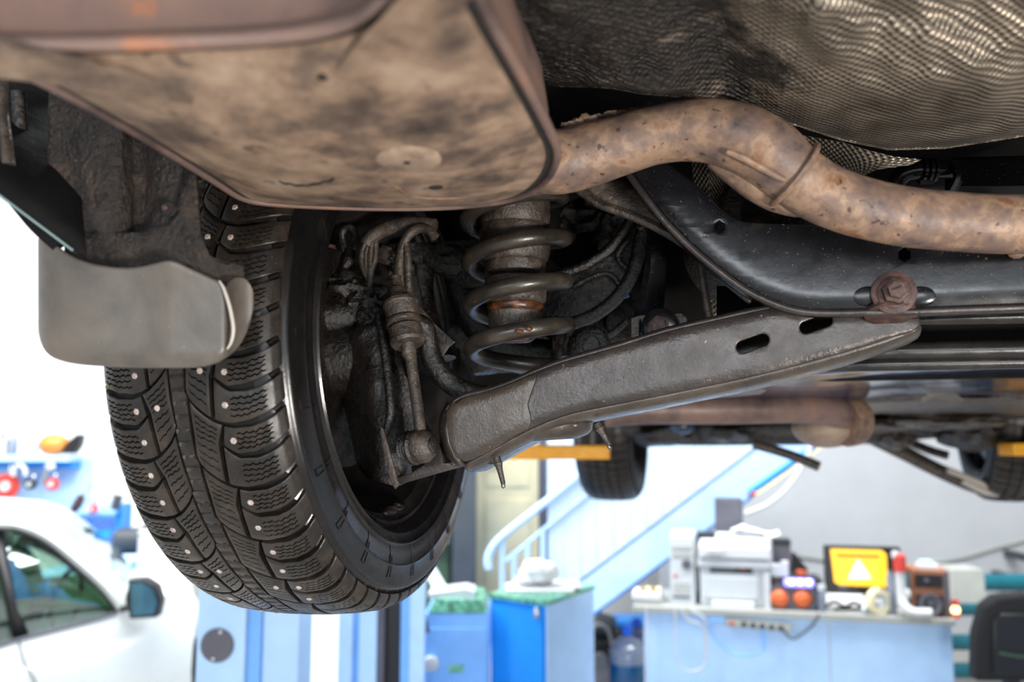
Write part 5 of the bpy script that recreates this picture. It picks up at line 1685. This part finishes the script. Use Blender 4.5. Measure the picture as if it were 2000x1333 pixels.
hz_ = -.82
p0, p1, p2 = onh(960, 1168, hz_), onh(1066, 1184, hz_), onh(1156, 1152, hz_)
p3 = p0 + p2 - p1
C2 = thing('cabinet', 'taller saturated blue cabinet with its lit side painted paler under glass top', 'cabinet', V(((p0.x + p2.x) / 2, (p0.y + p2.y) / 2, 0)))
zt2 = p0.z
fl_ = lambda p, z: V((p.x, p.y, z))
obj('carcass', MB().prism([fl_(p, 0) for p in (p0, p1, p2, p3)], V((0, 0, zt2))), M['blue'], C2, smooth=False)
nrm = (p2 - p1).cross(CU).normalized()
if nrm.dot(CAM - p1) < 0:
    nrm = -nrm
obj('side_panel', MB().prism([fl_(p1, .02), fl_(p2, .02), fl_(p2, zt2), fl_(p1, zt2)], nrm * .01), M['lightblue'], C2, smooth=False)  # lit side of the same blue paint, brightness put into a paler panel
nf = (p1 - p0).cross(CU).normalized()
if nf.dot(CAM - p1) < 0:
    nf = -nf
q0, q1 = p0.lerp(p1, .03), p0.lerp(p1, .97)
obj('cabinet_door', MB().prism([fl_(q0, .06), fl_(q1, .06), fl_(q1, zt2 - .03), fl_(q0, zt2 - .03)], nf * .014), M['blue'], C2, smooth=False)
hp = p0.lerp(p1, .88)
obj('door_lock', MB().blob(V((hp.x, hp.y, onY(1052, 1195, 4.45).z)) + nf * .02, .018, .015, .03, 2, .2, 2, 3), M['chrome'], C2)
e_ = .02
gt = [p + (p - (p0 + p2) * .5).normalized() * e_ for p in (p0, p1, p2, p3)]
G2 = thing('glass_plate', 'clear green-edged glass plate lying on the taller blue cabinet', 'glass', fl_((p0 + p2) * .5, zt2))
obj('glass_sheet', MB().prism([fl_(p, zt2 + .001) for p in gt], V((0, 0, .022))), M['greenglass'], G2, smooth=False)
zt3 = zt2 + .023
cc = (p0 + p2) * .5
PP = thing('paper_sheet', 'white papers spread over the glass plate', 'paper', fl_(cc, zt3))
obj('sheet', MB().abox(cc.x - .2, cc.x + .16, cc.y - .12, cc.y + .12, zt3 + .001, zt3 + .012), M['paper'], PP, smooth=False)
obj('sheet', MB().abox(cc.x - .16, cc.x + .2, cc.y - .06, cc.y + .16, zt3 + .012, zt3 + .02), M['paper'], PP, smooth=False)
cb = onY(1052, 1115, 4.75)
CB = thing('plastic_bag', 'crumpled white bag standing on the papers of the taller cabinet', 'bag', V((cb.x, cc.y + .02, zt3 + .02)))
hb_ = cb.z - (zt3 + .02) + .06
obj('bag_body', MB().blob(V((cb.x, cc.y + .02, zt3 + .02 + hb_ * .5)), .105, .09, hb_ * .5, 4, .16, 2.2, 6), M['paper'], CB)
obj('bag_neck', MB().blob(V((cb.x - .06, cc.y + .0, zt3 + .05)), .07, .06, .03, 3, .2, 2, 8), M['paper'], CB)

# ---- things under the stairs
YB = 6.6
def jug(x, y, lab_, Yj):
    p = onY(x, y, Yj)
    t_ = thing('water_bottle', lab_, 'bottle', V((p.x, Yj, 0)), 'water bottles under the stairs')
    zt_ = onY(x, y, Yj).z
    z0_ = zt_ - .50
    obj('stand', MB().abox(p.x - .15, p.x + .15, Yj - .15, Yj + .15, 0, z0_), M['black'], t_, smooth=False)
    obj('bottle', MB().lathe(V((p.x, Yj, z0_)), CU, [(0, .12), (.01, .13), (.1, .13), (.11, .125), (.13, .13), (.25, .13)], 28), M['waterblue'], t_)
    obj('shoulder', MB().lathe(V((p.x, Yj, z0_ + .25)), CU, [(0, .13), (.08, .13), (.14, .09), (.17, .035), (.19, .03)], 28), M['bottleclear'], t_)
    obj('cap', MB().lathe(V((p.x, Yj, z0_ + .44)), CU, [(0, .036), (.05, .036), (.06, .03), (.06, .001)], 20), M['bottlecap'], t_)


jug(1225, 1222, 'blue water bottle, the lower one under the stairs beside the desk', 6.3)
jug(1243, 1208, 'blue water bottle standing behind the lower one by the desk', 6.75)
cp_ = onY(1168, 1290, 7.2)
CM = thing('compressor', 'dark compressor with a pale wheel hub under the stair foot', 'compressor', V((cp_.x, 7.3, 0)))
obj('tank', MB().lathe(V((cp_.x - .1, 7.4, cp_.z)), V((1, 0, 0)), [(0, .12), (.03, .17), (.3, .17), (.33, .12)], 24), M['black'], CM)
obj('motor_housing', MB().blob(V((cp_.x + .02, 7.4, cp_.z + .22)), .16, .12, .12, 3, .2, 2, 4), M['slate'], CM)
obj('flywheel', MB().lathe(V((cp_.x + .02, 7.2, cp_.z)), V((0, -1, 0)), [(0, .12), (.03, .12), (.03, .075)], 24), M['linerbrown'], CM)
obj('hub', MB().lathe(V((cp_.x + .01, 7.18, cp_.z)), V((0, -1, 0)), [(0, .072), (.03, .06), (.03, .001)], 24), M['beige'], CM)
obj('air_hose', MB().tube([V((cp_.x - .08, 7.22, cp_.z + .1)), V((cp_.x - .02, 7.2, cp_.z + .27)), V((cp_.x + .08, 7.2, cp_.z + .24)), V((cp_.x + .12, 7.2, cp_.z + .1))], .014, 8), M['beige'], CM)
obj('foot', MB().abox(cp_.x - .12, cp_.x + .25, 7.28, 7.52, 0, cp_.z - .1), M['black'], CM, smooth=False)
BX_ = thing('storage_box', 'dark storage box under the stairs behind the water bottles', 'box', V((onY(1240, 1230, 7.6).x, 7.7, 0)))
q_ = onY(1205, 1225, 7.6)
obj('box_body', MB().abox(q_.x, q_.x + .5, 7.6, 7.9, 0, q_.z), M['slate'], BX_, smooth=False, bevel=.01)
obj('box_lid', MB().abox(q_.x - .01, q_.x + .51, 7.59, 7.91, q_.z, q_.z + .05), M['blue'], BX_, smooth=False, bevel=.01)

# ---- desk
DZ = -1.0
e0, e1_ = onh(1246, 1196, DZ), onh(1868, 1224, DZ)
e0.z = e1_.z = CAMZ + DZ
dX = (e1_ - e0)
dL = dX.length
dX.normalize()
dY = CU.cross(dX)
ZT = CAMZ + DZ + .035


def dk(x, y, off):
    r = ray(x, y)
    return CAM + r * ((e0 + dY * off - CAM).dot(dY) / r.dot(dY))


def dbox(name, x0, y0, x1, off, depth, mat, parent, zb=None, y1=None, bevel=.004):
    a, b = dk(x0, y0, off), dk(x1, y0, off)
    zt = a.z
    zb_ = dk(x0, y1, off).z if y1 is not None else (ZT if zb is None else zb)
    return obj(name, MB().box(V((a.x, a.y, zb_)), V((b.x - a.x, b.y - a.y, 0)), dY * depth, V((0, 0, zt - zb_))), mat, parent, smooth=False, bevel=bevel)


def dthing(name, label, cat, x, off, group=None):
    p = dk(x, 1190, off)
    return thing(name, label, cat, V((p.x, p.y, ZT)), group)


DK = thing('desk', 'pale blue reception desk with a grey-white worktop', 'desk', V(((e0.x + e1_.x) / 2, (e0.y + e1_.y) / 2, 0)))
obj('worktop', MB().box(e0 - dX * .03, dX * (dL + .03), dY * .62, V((0, 0, .035))), M['desktop'], DK, smooth=False, bevel=.004)
sp_ = dL * .62
obj('front_panel', MB().box(V((e0.x, e0.y, .03)) + dY * .03 + dX * .03, dX * (sp_ - .035), dY * .02, V((0, 0, e0.z - .03))), M['lightblue'], DK, smooth=False, bevel=.003)
obj('front_panel', MB().box(V((e0.x, e0.y, .03)) + dY * .03 + dX * (sp_ + .002), dX * (dL - sp_ - .02), dY * .02, V((0, 0, e0.z - .03))), M['lightblue'], DK, smooth=False, bevel=.003)
for t in (.03, dL - .04):
    obj('end_panel', MB().box(V((e0.x, e0.y, 0)) + dX * t + dY * .05, dX * .02, dY * .53, V((0, 0, e0.z))), M['blue'], DK, smooth=False)
obj('plinth', MB().box(V((e0.x, e0.y, 0)) + dX * .06 + dY * .06, dX * (dL - .12), dY * .4, V((0, 0, .03))), M['black'], DK, smooth=False)

# computer tower
T = dthing('computer_tower', 'beige computer tower standing on the desk end', 'computer', 1333, .12)
dbox('case', 1307, 1046, 1356, .12, .4, M['beige'], T)
dbox('front_bezel', 1309, 1050, 1355, .105, .02, M['whiteplastic'], T)
for y0, y1 in ((1066, 1074), (1080, 1088)):
    dbox('drive_bay', 1313, y0, 1350, .10, .006, M['beige'], T, y1=y1, bevel=.001)
p = dk(1341, 1103, .10)
obj('power_button', MB().lathe(p, -dY, [(0, .028), (.008, .028), (.01, .001)], 20), M['darkgrey'], T)
for i in range(4):
    dbox('vent_slot', 1314, 1138 + i * 9, 1348, .10, .006, M['darkgrey'] if i == 3 else M['beige'], T, y1=1142 + i * 9, bevel=.001)
dbox('reset_button', 1316, 1122, 1322, .10, .006, M['red'], T, y1=1128, bevel=.001)
# printer
T = dthing('printer', 'white multifunction printer on the desk', 'printer', 1435, .1)
dbox('base', 1367, 1105, 1503, .10, .36, M['whiteplastic'], T, bevel=.012)
dbox('middle_body', 1362, 1092, 1505, .08, .38, M['whiteplastic'], T, y1=1108, bevel=.008)
dbox('scanner_unit', 1364, 1066, 1505, .07, .39, M['paper'], T, y1=1091, bevel=.01)
dbox('feeder_lid', 1398, 1050, 1506, .12, .3, M['paper'], T, y1=1067, bevel=.01)
dbox('output_slot', 1386, 1109, 1470, .097, .02, M['slate'], T, y1=1119, bevel=.001)
dbox('display', 1436, 1106, 1466, .09, .02, M['charcoal'], T, y1=1117, bevel=.001)
dbox('display_light', 1444, 1110, 1456, .086, .01, M['red'], T, y1=1113, bevel=.001)
dbox('paper_tray', 1390, 1176, 1474, .04, .1, M['paper'], T, y1=1190, bevel=.004)
dbox('tray_recess', 1392, 1173, 1470, .095, .02, M['slate'], T, y1=1180, bevel=.001)
dbox('front_door', 1372, 1126, 1480, .085, .02, M['whiteplastic'], T, y1=1168, bevel=.006)
dbox('control_bump', 1378, 1070, 1412, .05, .03, M['paper'], T, y1=1082, bevel=.006)
T = dthing('paper_sheet', 'white crumpled paper lying on top of the printer', 'paper', 1470, .3)
T.location.z = dk(1470, 1050, .14).z
WM[T.name] = Matrix.Translation(T.location)
pz = T.location.z
pq = dk(1475, 1050, .25)
obj('sheet', MB().grid([[V((pq.x, pq.y, pz + .004)) + dX * (-.14 + .28 * i / 8) + dY * (-.1 + .2 * j / 4) + CU * (.022 + .02 * mnoise.noise(V((i * .7, j * .9, 3))) + .02 * sin(i * .7)) for i in range(9)] for j in range(5)]), M['paper'], T, solid=.004)
T = dthing('paper_strip', 'white paper strip hanging beside the printer', 'paper', 1500, .03)
dbox('strip', 1491, 1120, 1503, .03, .004, M['paper'], T, y1=1192, bevel=.001)
# dark speaker column behind the printer
T = dthing('speaker', 'tall dark grey speaker column standing behind the printer', 'speaker', 1422, .5)
dbox('speaker_cabinet', 1395, 973, 1450, .5, .1, M['darkgrey'], T, bevel=.006)
dbox('speaker_cloth', 1398, 977, 1447, .49, .012, M['darkgrey'], T, bevel=.002)
T = dthing('box', 'black box between the computer tower and the printer', 'box', 1376, .42)
dbox('box_body', 1362, 1046, 1394, .48, .12, M['charcoal'], T, bevel=.006)
dbox('box_lid', 1361, 1041, 1395, .475, .13, M['black'], T, y1=1050, bevel=.003)
T = dthing('box', 'dark grey upright box just behind the white adapter', 'box', 1528, .4)
dbox('box_body', 1510, 1060, 1544, .4, .15, M['darkgrey'], T)
dbox('box_lid', 1509, 1056, 1545, .395, .16, M['charcoal'], T, y1=1064)
T = dthing('folder', 'slanted black folder leaning by the dark grey box', 'folder', 1560, .45)
pf = [dk(x, y, .58) for x, y in ((1546, 1080), (1552, 1080), (1578, 1112), (1574, 1190), (1546, 1190))]
for q in pf[3:]:
    q.z = ZT
obj('cover', MB().prism(pf, dY * .02), M['charcoal'], T, smooth=False)
# portable stereo with two orange cones
T = dthing('stereo', 'black portable stereo with two orange cones and blue lights', 'stereo', 1555, .08)
dbox('case', 1508, 1128, 1606, .08, .2, M['black'], T, bevel=.012)
for i, x in enumerate((1523, 1567)):
    p = dk(x, 1169, .078)
    rg = obj('speaker_ring', MB().lathe(p, -dY, [(0, .085 if i else .075), (.012, .085 if i else .075), (.014, .06), (.002, .055)], 32), M['darkgrey'], T)
    obj('cone', MB().lathe(p, -dY, [(0, .052), (.012, .05), (.03, .03), (.036, .001)], 24), M['orange'], rg)
lp = obj('light_panel', MB().lathe(dk(1531, 1138, .07), dX, [(0, .012), (.012, .024), (.15, .024), (.162, .012)], 16), M['bluelight'], T)
for x in (1546, 1563, 1580):
    obj('light_dot', MB().blob(dk(x, 1138, .045), .014, .008, .014, 2, 0, 1, 1), M['whitelight'], lp)
T = dthing('adapter', 'white adapter standing on the stereo', 'adapter', 1525, .12)
zst = dk(1504, 1128, .08).z
T.location.z = zst
WM[T.name] = Matrix.Translation(T.location)
dbox('body', 1506, 1104, 1540, .1, .08, M['whiteplastic'], T, zb=zst)
dbox('plug', 1526, 1097, 1540, .1, .04, M['paper'], T, y1=1106)
T = dthing('cup', 'small orange cup standing on the stereo', 'cup', 1564, .12)
T.location.z = zst
WM[T.name] = Matrix.Translation(T.location)
p = dk(1563, 1122, .14)
obj('bowl', MB().lathe(V((p.x, p.y, zst)), CU, [(0, .016), (.035, .024), (.036, .022), (.004, .014)], 20), M['orange'], T)
obj('handle', MB().tube([V((p.x, p.y, zst + .03)) + dX * .022, V((p.x, p.y, zst + .026)) + dX * .036, V((p.x, p.y, zst + .01)) + dX * .02], .004, 8), M['orange'], T)
T = dthing('jar', 'small pale jar at the stereo end', 'jar', 1604, .05)
p = dk(1604, 1130, .05)
obj('glass', MB().lathe(V((p.x, p.y, ZT)), CU, [(0, .02), (.1, .022), (.12, .018)], 16), M['bottleclear'], T)
obj('lid', MB().lathe(V((p.x, p.y, ZT + .12)), CU, [(0, .022), (.03, .022), (.031, .001)], 16), M['whiteplastic'], T)
# monitor
T = dthing('monitor', 'black computer monitor showing an orange warning sign', 'monitor', 1690, .3)
def scr(x, y, o=.25):
    return dk(x, y, o)
dbox('monitor_case', 1609, 1066, 1758, .262, .05, M['black'], T, y1=1166, bevel=.006)
def quad(name, pts, off, mat, par, th=.004):
    return obj(name, MB().prism([scr(x, y, off) for x, y in pts], dY * th), mat, par, smooth=False)
sc1 = quad('screen', ((1622, 1073), (1722, 1076), (1731, 1083), (1734, 1148), (1640, 1143), (1630, 1138)), .256, M['screenyellow'], T)
quad('warning_triangle', ((1676, 1093), (1702, 1131), (1657, 1131)), .252, M['screenwhite'], sc1)
R2 = random.Random(3)
xx = 1634
while xx < 1716:
    w_ = R2.choice((3, 4, 5))
    quad('screen_letter', ((xx, 1082 + (xx - 1634) * .03), (xx + w_, 1082 + (xx - 1634) * .03), (xx + w_, 1088 + (xx - 1634) * .03), (xx, 1088 + (xx - 1634) * .03)), .252, M['screenink'], sc1)
    xx += w_ + 1.4
quad('maker_mark', ((1638, 1143), (1656, 1143), (1656, 1152), (1638, 1152)), .258, M['darkgrey'], T)
dbox('stand_neck', 1676, 1160, 1696, .29, .03, M['black'], T)
dbox('stand_foot', 1650, 1186, 1722, .22, .16, M['black'], T)
T = dthing('keyboard', 'white keyboard propped under the monitor', 'keyboard', 1640, .1)
ka, kb_ = dk(1606, 1166, .12), dk(1677, 1176, .12)
obj('key_bed', MB().box(V((ka.x, ka.y, ZT + .004)), dX * .24, dY * .13 + CU * .05, CU * .02), M['whiteplastic'], T, smooth=False, bevel=.004)
for r_ in range(3):
    obj('key_row', MB().box(V((ka.x, ka.y, ZT + .026 + .014 * r_)) + dX * .012 + dY * (.012 + .038 * r_), dX * .215, dY * .028 + CU * .011, CU * .006), M['paper'], T, smooth=False)
T = dthing('cable_heap', 'tangle of dark cable lying in front of the monitor', 'cable', 1650, .05)
pts = [dk(x, y, .06) for x, y in ((1612, 1186), (1630, 1176), (1650, 1186), (1668, 1178), (1686, 1188), (1664, 1190), (1630, 1190))]
obj('cable', MB().tube([V((q.x, q.y, max(q.z, ZT + .012))) for q in pts], .010, 8, 4), M['black'], T)
for x, y, lb in ((1687, 1178, 'small silver egg-shaped mouse beside the keyboard'), (1698, 1204, 'tiny silver cap at the desk edge')):
    T = dthing('mouse' if x < 1690 else 'cap', lb, 'mouse' if x < 1690 else 'cap', x, .03)
    p = dk(x, y, .04)
    s_ = .022 if x < 1690 else .013
    obj('shell', MB().blob(V((p.x, p.y, ZT + s_)), s_ * .9, s_ * .9, s_, 3, 0, 1, 1), M['chrome'], T)
    obj('rim', MB().lathe(V((p.x, p.y, ZT)), CU, [(0, s_ * .7), (s_ * .3, s_ * .85), (s_ * .32, s_ * .5)], 16), M['whiteplastic'], T)
T = dthing('tape_roll', 'cream tape roll standing on edge before the monitor', 'tape', 1722, .06)
p = dk(1716, 1185, .05)
obj('roll', MB().lathe(V((p.x, p.y, ZT + .072)), (dX * .6 - dY).normalized(), [(-.02, .045), (-.02, .07), (.02, .07), (.02, .045), (-.02, .045)], 32, caps=False), M['cream'], T)
obj('core', MB().lathe(V((p.x, p.y, ZT + .072)), (dX * .6 - dY).normalized(), [(-.021, .045), (.021, .045), (.021, .038), (-.021, .038), (-.021, .045)], 28, caps=False), M['whiteplastic'], T)
T = dthing('tube', 'red and white upright tube beside the monitor', 'tube', 1755, .0)
p = dk(1757, 1100, .03)
zt_ = dk(1757, 1079, .03).z
obj('lower_tube', MB().tube([V((p.x, p.y, ZT + .03)) + dX * .14 - dY * .04, V((p.x, p.y, ZT + .03)) + dX * .05 - dY * .04, V((p.x, p.y, ZT + .06)) + dX * .01 - dY * .02, V((p.x, p.y, ZT + .12)), V((p.x, p.y, ZT + .26))], .026, 14, 5), M['paper'], T)
obj('red_sleeve', MB().lathe(V((p.x, p.y, ZT + .24)), CU, [(0, .033), (zt_ - ZT - .26, .033), (zt_ - ZT - .25, .02)], 20), M['red'], T)
obj('tip', MB().lathe(V((p.x, p.y, zt_ - .03)) - dX * .02, CU, [(0, .02), (.03, .02), (.036, .001)], 16), M['paper'], T)
obj('valve', MB().blob(V((p.x, p.y, ZT + .12)) + dX * .03, .022, .02, .03, 2, .1, 1, 2), M['paper'], T)
T = dthing('bottle', 'slim grey bottle next to the red and white tube', 'bottle', 1739, .08)
p = dk(1741, 1150, .08)
obj('body', MB().lathe(V((p.x, p.y, ZT)), CU, [(0, .024), (.2, .024), (.24, .014)], 18), M['bottleclear'], T)
obj('cap', MB().lathe(V((p.x, p.y, ZT + .24)), CU, [(0, .018), (.06, .018), (.061, .001)], 16), M['charcoal'], T)
# wooden speaker
T = dthing('speaker', 'wood-edged bookshelf speaker with a black front', 'speaker', 1820, .02)
dbox('speaker_cabinet', 1782, 1113, 1853, .04, .2, M['wood'], T, bevel=.006)
dbox('upper_baffle', 1786, 1122, 1840, .03, .012, M['charcoal'], T, y1=1148, bevel=.003)
dbox('lower_baffle', 1788, 1162, 1842, .03, .012, M['charcoal'], T, y1=1202, bevel=.003)
dbox('corner_strip', 1842, 1118, 1852, .03, .012, M['darkgrey'], T, y1=1204, bevel=.003)
obj('tweeter', MB().lathe(dk(1810, 1135, .03), -dY, [(0, .014), (.006, .012), (.008, .001)], 18), M['darkgrey'], T)
w_ = obj('woofer', MB().lathe(dk(1817, 1182, .03), -dY, [(0, .06), (.008, .06), (.010, .054), (.0, .03)], 28), M['darkgrey'], T)
obj('dust_cap', MB().lathe(dk(1819, 1182, .03), -dY, [(0, .024), (.01, .018), (.012, .001)], 20), M['slate'], w_)
zsp = dk(1782, 1113, .04).z
T = dthing('router', 'small white boxes stacked on the wooden speaker', 'box', 1815, .1)
T.location.z = zsp
WM[T.name] = Matrix.Translation(T.location)
dbox('lower_box', 1794, 1103, 1834, .06, .09, M['paper'], T, zb=zsp)
dbox('upper_box', 1798, 1096, 1824, .07, .07, M['lightblue'], T, y1=1103)
T = dthing('toy', 'small teal and brown figure between the tube and wooden speaker', 'toy', 1777, .1)
p = dk(1773, 1130, .14)
obj('figure_body', MB().lathe(V((p.x, p.y, ZT)), CU, [(0, .016), (.15, .018), (.22, .014), (.225, .001)], 14), M['teal'], T)
obj('figure_top', MB().blob(V((p.x, p.y, ZT + .245)) + dX * .01, .018, .018, .022, 2, .1, 1, 1), M['wood'], T)
T = dthing('lamp', 'small glowing red and amber lamp at the desk corner', 'lamp', 1868, .05)
p = dk(1866, 1190, .05)
obj('lamp_base', MB().lathe(V((p.x, p.y, ZT)), CU, [(0, .022), (.02, .022), (.03, .014)], 16), M['red'], T)
obj('lamp_bulb', MB().blob(V((p.x, p.y, ZT + .04)), .022, .022, .028, 3, 0, 1, 1), M['amberlight'], T)
obj('lamp_cap', MB().lathe(V((p.x, p.y, ZT + .065)), CU, [(0, .02), (.03, .018), (.032, .001)], 16), M['red'], T)
# white tray on the near desk end
T = dthing('tray', 'white tray with small parts on the desk end by the stairs', 'tray', 1265, .1)
dbox('tray_base', 1234, 1159, 1290, .06, .22, M['paper'], T, bevel=.006, y1=1172)
dbox('tray_foot', 1240, 1172, 1296, .07, .2, M['beige'], T)
for i in range(4):
    q = dk(1256 + 10 * i, 1152, .14)
    obj('small_part', MB().blob(V((q.x, q.y, dk(1234, 1159, .06).z + .014)), .02, .018, .016, 2, .3, 2, i), M['cream'] if i % 2 else M['brown'], T)
# power strip and cables on the desk front
T = thing('power_strip', 'grey power strip with a red switch fixed to the desk front', 'power strip', dk(1475, 1218, .01))
ps0, ps1 = dk(1417, 1207, .005), dk(1530, 1228, .005)
obj('housing', MB().box(V((ps0.x, ps0.y, dk(1417, 1224, .005).z)), dX * .36 + CU * -.02, dY * .024, CU * .05), M['beige'], T, smooth=False, bevel=.006)
obj('switch', MB().lathe(V((ps0.x, ps0.y, dk(1428, 1218, .005).z)) + dX * .035, -dY, [(0, .012), (.008, .011), (.009, .001)], 14), M['red'], T)
for i in range(5):
    obj('socket', MB().lathe(V((ps0.x, ps0.y, dk(1428, 1218, .005).z - .003 - .003 * i)) + dX * (.10 + .05 * i), -dY, [(0, .017), (.004, .017), (.005, .001)], 16), M['slate'], T)
for i, (path, mt_, lb) in enumerate((
        ([(1318, 1190), (1320, 1240), (1322, 1290), (1345, 1312), (1375, 1300), (1380, 1250), (1376, 1210), (1350, 1192)], 'whiteplastic', 'white cable hanging in a long loop from the computer tower'),
        ([(1330, 1188), (1344, 1212), (1366, 1220), (1374, 1240), (1378, 1300)], 'whiteplastic', 'white cable hanging in a short bend beside the long loop'),
        ([(1415, 1212), (1385, 1216), (1400, 1250), (1430, 1276), (1470, 1280), (1492, 1268), (1490, 1232)], 'midblue', 'blue-grey cable hanging in a loop below the power strip'),
        ([(1600, 1200), (1588, 1222), (1560, 1244), (1545, 1248), (1530, 1232)], 'slate', 'dark cable sagging from the power strip end'),
        ([(1262, 1186), (1264, 1240), (1262, 1300), (1263, 1360)], 'whiteplastic', 'white cable hanging straight at the desk end'))):
    tag(obj('cable', MB().tube([dk(x, y, -.012) for x, y in path], .006, 8, 5), M[mt_]), lb, 'cable')

# ---- right of the desk: pipes, box, chair
YPp = 6.4
for i, (y, lb) in enumerate(((1138, 'teal wall pipe, topmost of the three'), (1188, 'teal wall pipe, middle one of the three'), (1255, 'teal wall pipe second from the floor'), (1310, 'teal wall pipe lowest of the four'))):
    p = onY(1850 + (30 if i < 1 else 0), y, YPp)
    lb = ['thick teal pipe, topmost beside the grey wall', 'teal pipe just below the white box', 'teal pipe beside the desk end panel', 'lowest teal pipe beside the desk end panel'][i]
    t_ = thing('pipe', lb, 'pipe', V((p.x + .5, YPp, p.z - .06)))
    obj('pipe_run', MB().lathe(V((p.x, YPp, p.z)), V((1, 0, 0)), [(0, .06 if i == 0 else .055), (1.4, .06 if i == 0 else .055)], 20), M['teal'], t_)
    obj('pipe_bracket', MB().abox(p.x + 1.2, p.x + 1.26, YPp - .02, 8.0, p.z - .03, p.z + .03), M['slate'], t_, smooth=False)
bxp = onY(1856, 1113, 5.9)
T = thing('box', 'pale box standing behind the wooden speaker before the teal pipes', 'box', V((onY(1888, 1150, 5.9).x, 6.0, 0)))
bx1 = onY(1925, 1165, 5.9)
obj('box_body', MB().abox(bxp.x, bx1.x, 5.9, 6.15, bx1.z - .05, bxp.z), M['beige'], T, smooth=False, bevel=.004)
obj('wall_bracket', MB().abox(bxp.x + .06, bx1.x - .06, 6.0, 8.0, bx1.z - .07, bx1.z - .05), M['slate'], T, smooth=False)
T = thing('office_chair', 'black office chair at the frame edge beside the desk', 'chair', V((onY(1975, 1250, 4.2).x, 4.3, 0)))
cx_ = onY(1985, 1250, 4.2).x
obj('backrest', MB().prism([onY(x, y, 4.2) for x, y in ((1908, 1333), (1910, 1240), (1925, 1185), (1950, 1166), (2010, 1160), (2080, 1170), (2090, 1333))], V((0, .09, 0))), M['charcoal'], T, bevel=.02, seg=3)
zq = onY(1985, 1333, 4.2).z
obj('back_pad', MB().prism([onY(x, y, 4.185) for x, y in ((1940, 1320), (1940, 1215), (1955, 1200), (2050, 1200), (2060, 1320))], V((0, .03, 0))), M['black'], T, bevel=.008)
obj('seat', MB().abox(cx_ - .22, cx_ + .25, 4.22, 4.65, .42, .52), M['charcoal'], T, smooth=False, bevel=.03)
obj('back_bar', MB().abox(cx_ - .03, cx_ + .03, 4.24, 4.29, .46, zq + .05), M['black'], T, smooth=False)
obj('gas_column', MB().lathe(V((cx_, 4.43, .06)), CU, [(0, .03), (.37, .03)], 14), M['black'], T)
for k in range(5):
    a_ = 2 * pi * k / 5
    obj('base_leg', MB().tube([V((cx_, 4.43, .1)), V((cx_ + .28 * cos(a_), 4.43 + .28 * sin(a_), .05))], [.025, .018], 8, 1), M['black'], T)
    obj('castor', MB().blob(V((cx_ + .28 * cos(a_), 4.43 + .28 * sin(a_), .03)), .03, .02, .03, 2, 0, 1, 1), M['black'], T)
gs = obj('green_stripe', MB().tube([onY(1950, 1276, 4.17), onY(1990, 1283, 4.17), onY(2050, 1285, 4.17)], .006, 8), M['green'], T)

# ---- cables on the grey wall and against the stairs
wl_ = [onY(x, y, 7.98) for x, y in ((1560, 1086), (1640, 1098), (1760, 1104), (1860, 1094), (1940, 1072), (2040, 1045))]
tag(obj('wall_cable', MB().tube(wl_, .012, 8, 4), M['beige']), 'grey cable sagging along the grey wall behind the monitor', 'cable')
hp_ = [onY(x, y, 5.97) for x, y in ((1590, 850), (1572, 900), (1540, 950), (1500, 985), (1455, 1004))]
tag(obj('hose', MB().tube(hp_, .016, 8, 4), M['whiteplastic']), 'white hose hanging in a curve from the stair underside', 'hose')
sr = [onY(x, y, 5.985) for x, y in ((1600, 862), (1530, 915), (1462, 962))]
T = thing('strip_light', 'thin blue and cream rod running along the stair underside', 'rod', sr[2])
obj('rod', MB().tube(sr, .016, 8, 1), M['blue'], T)
obj('cream_rod', MB().tube([p + V((.03, 0, -.03)) for p in sr], .01, 8, 1), M['cream'], T)
obj('red_end', MB().blob(sr[2] + V((.03, 0, -.01)), .02, .02, .02, 2, 0, 1, 1), M['red'], T)
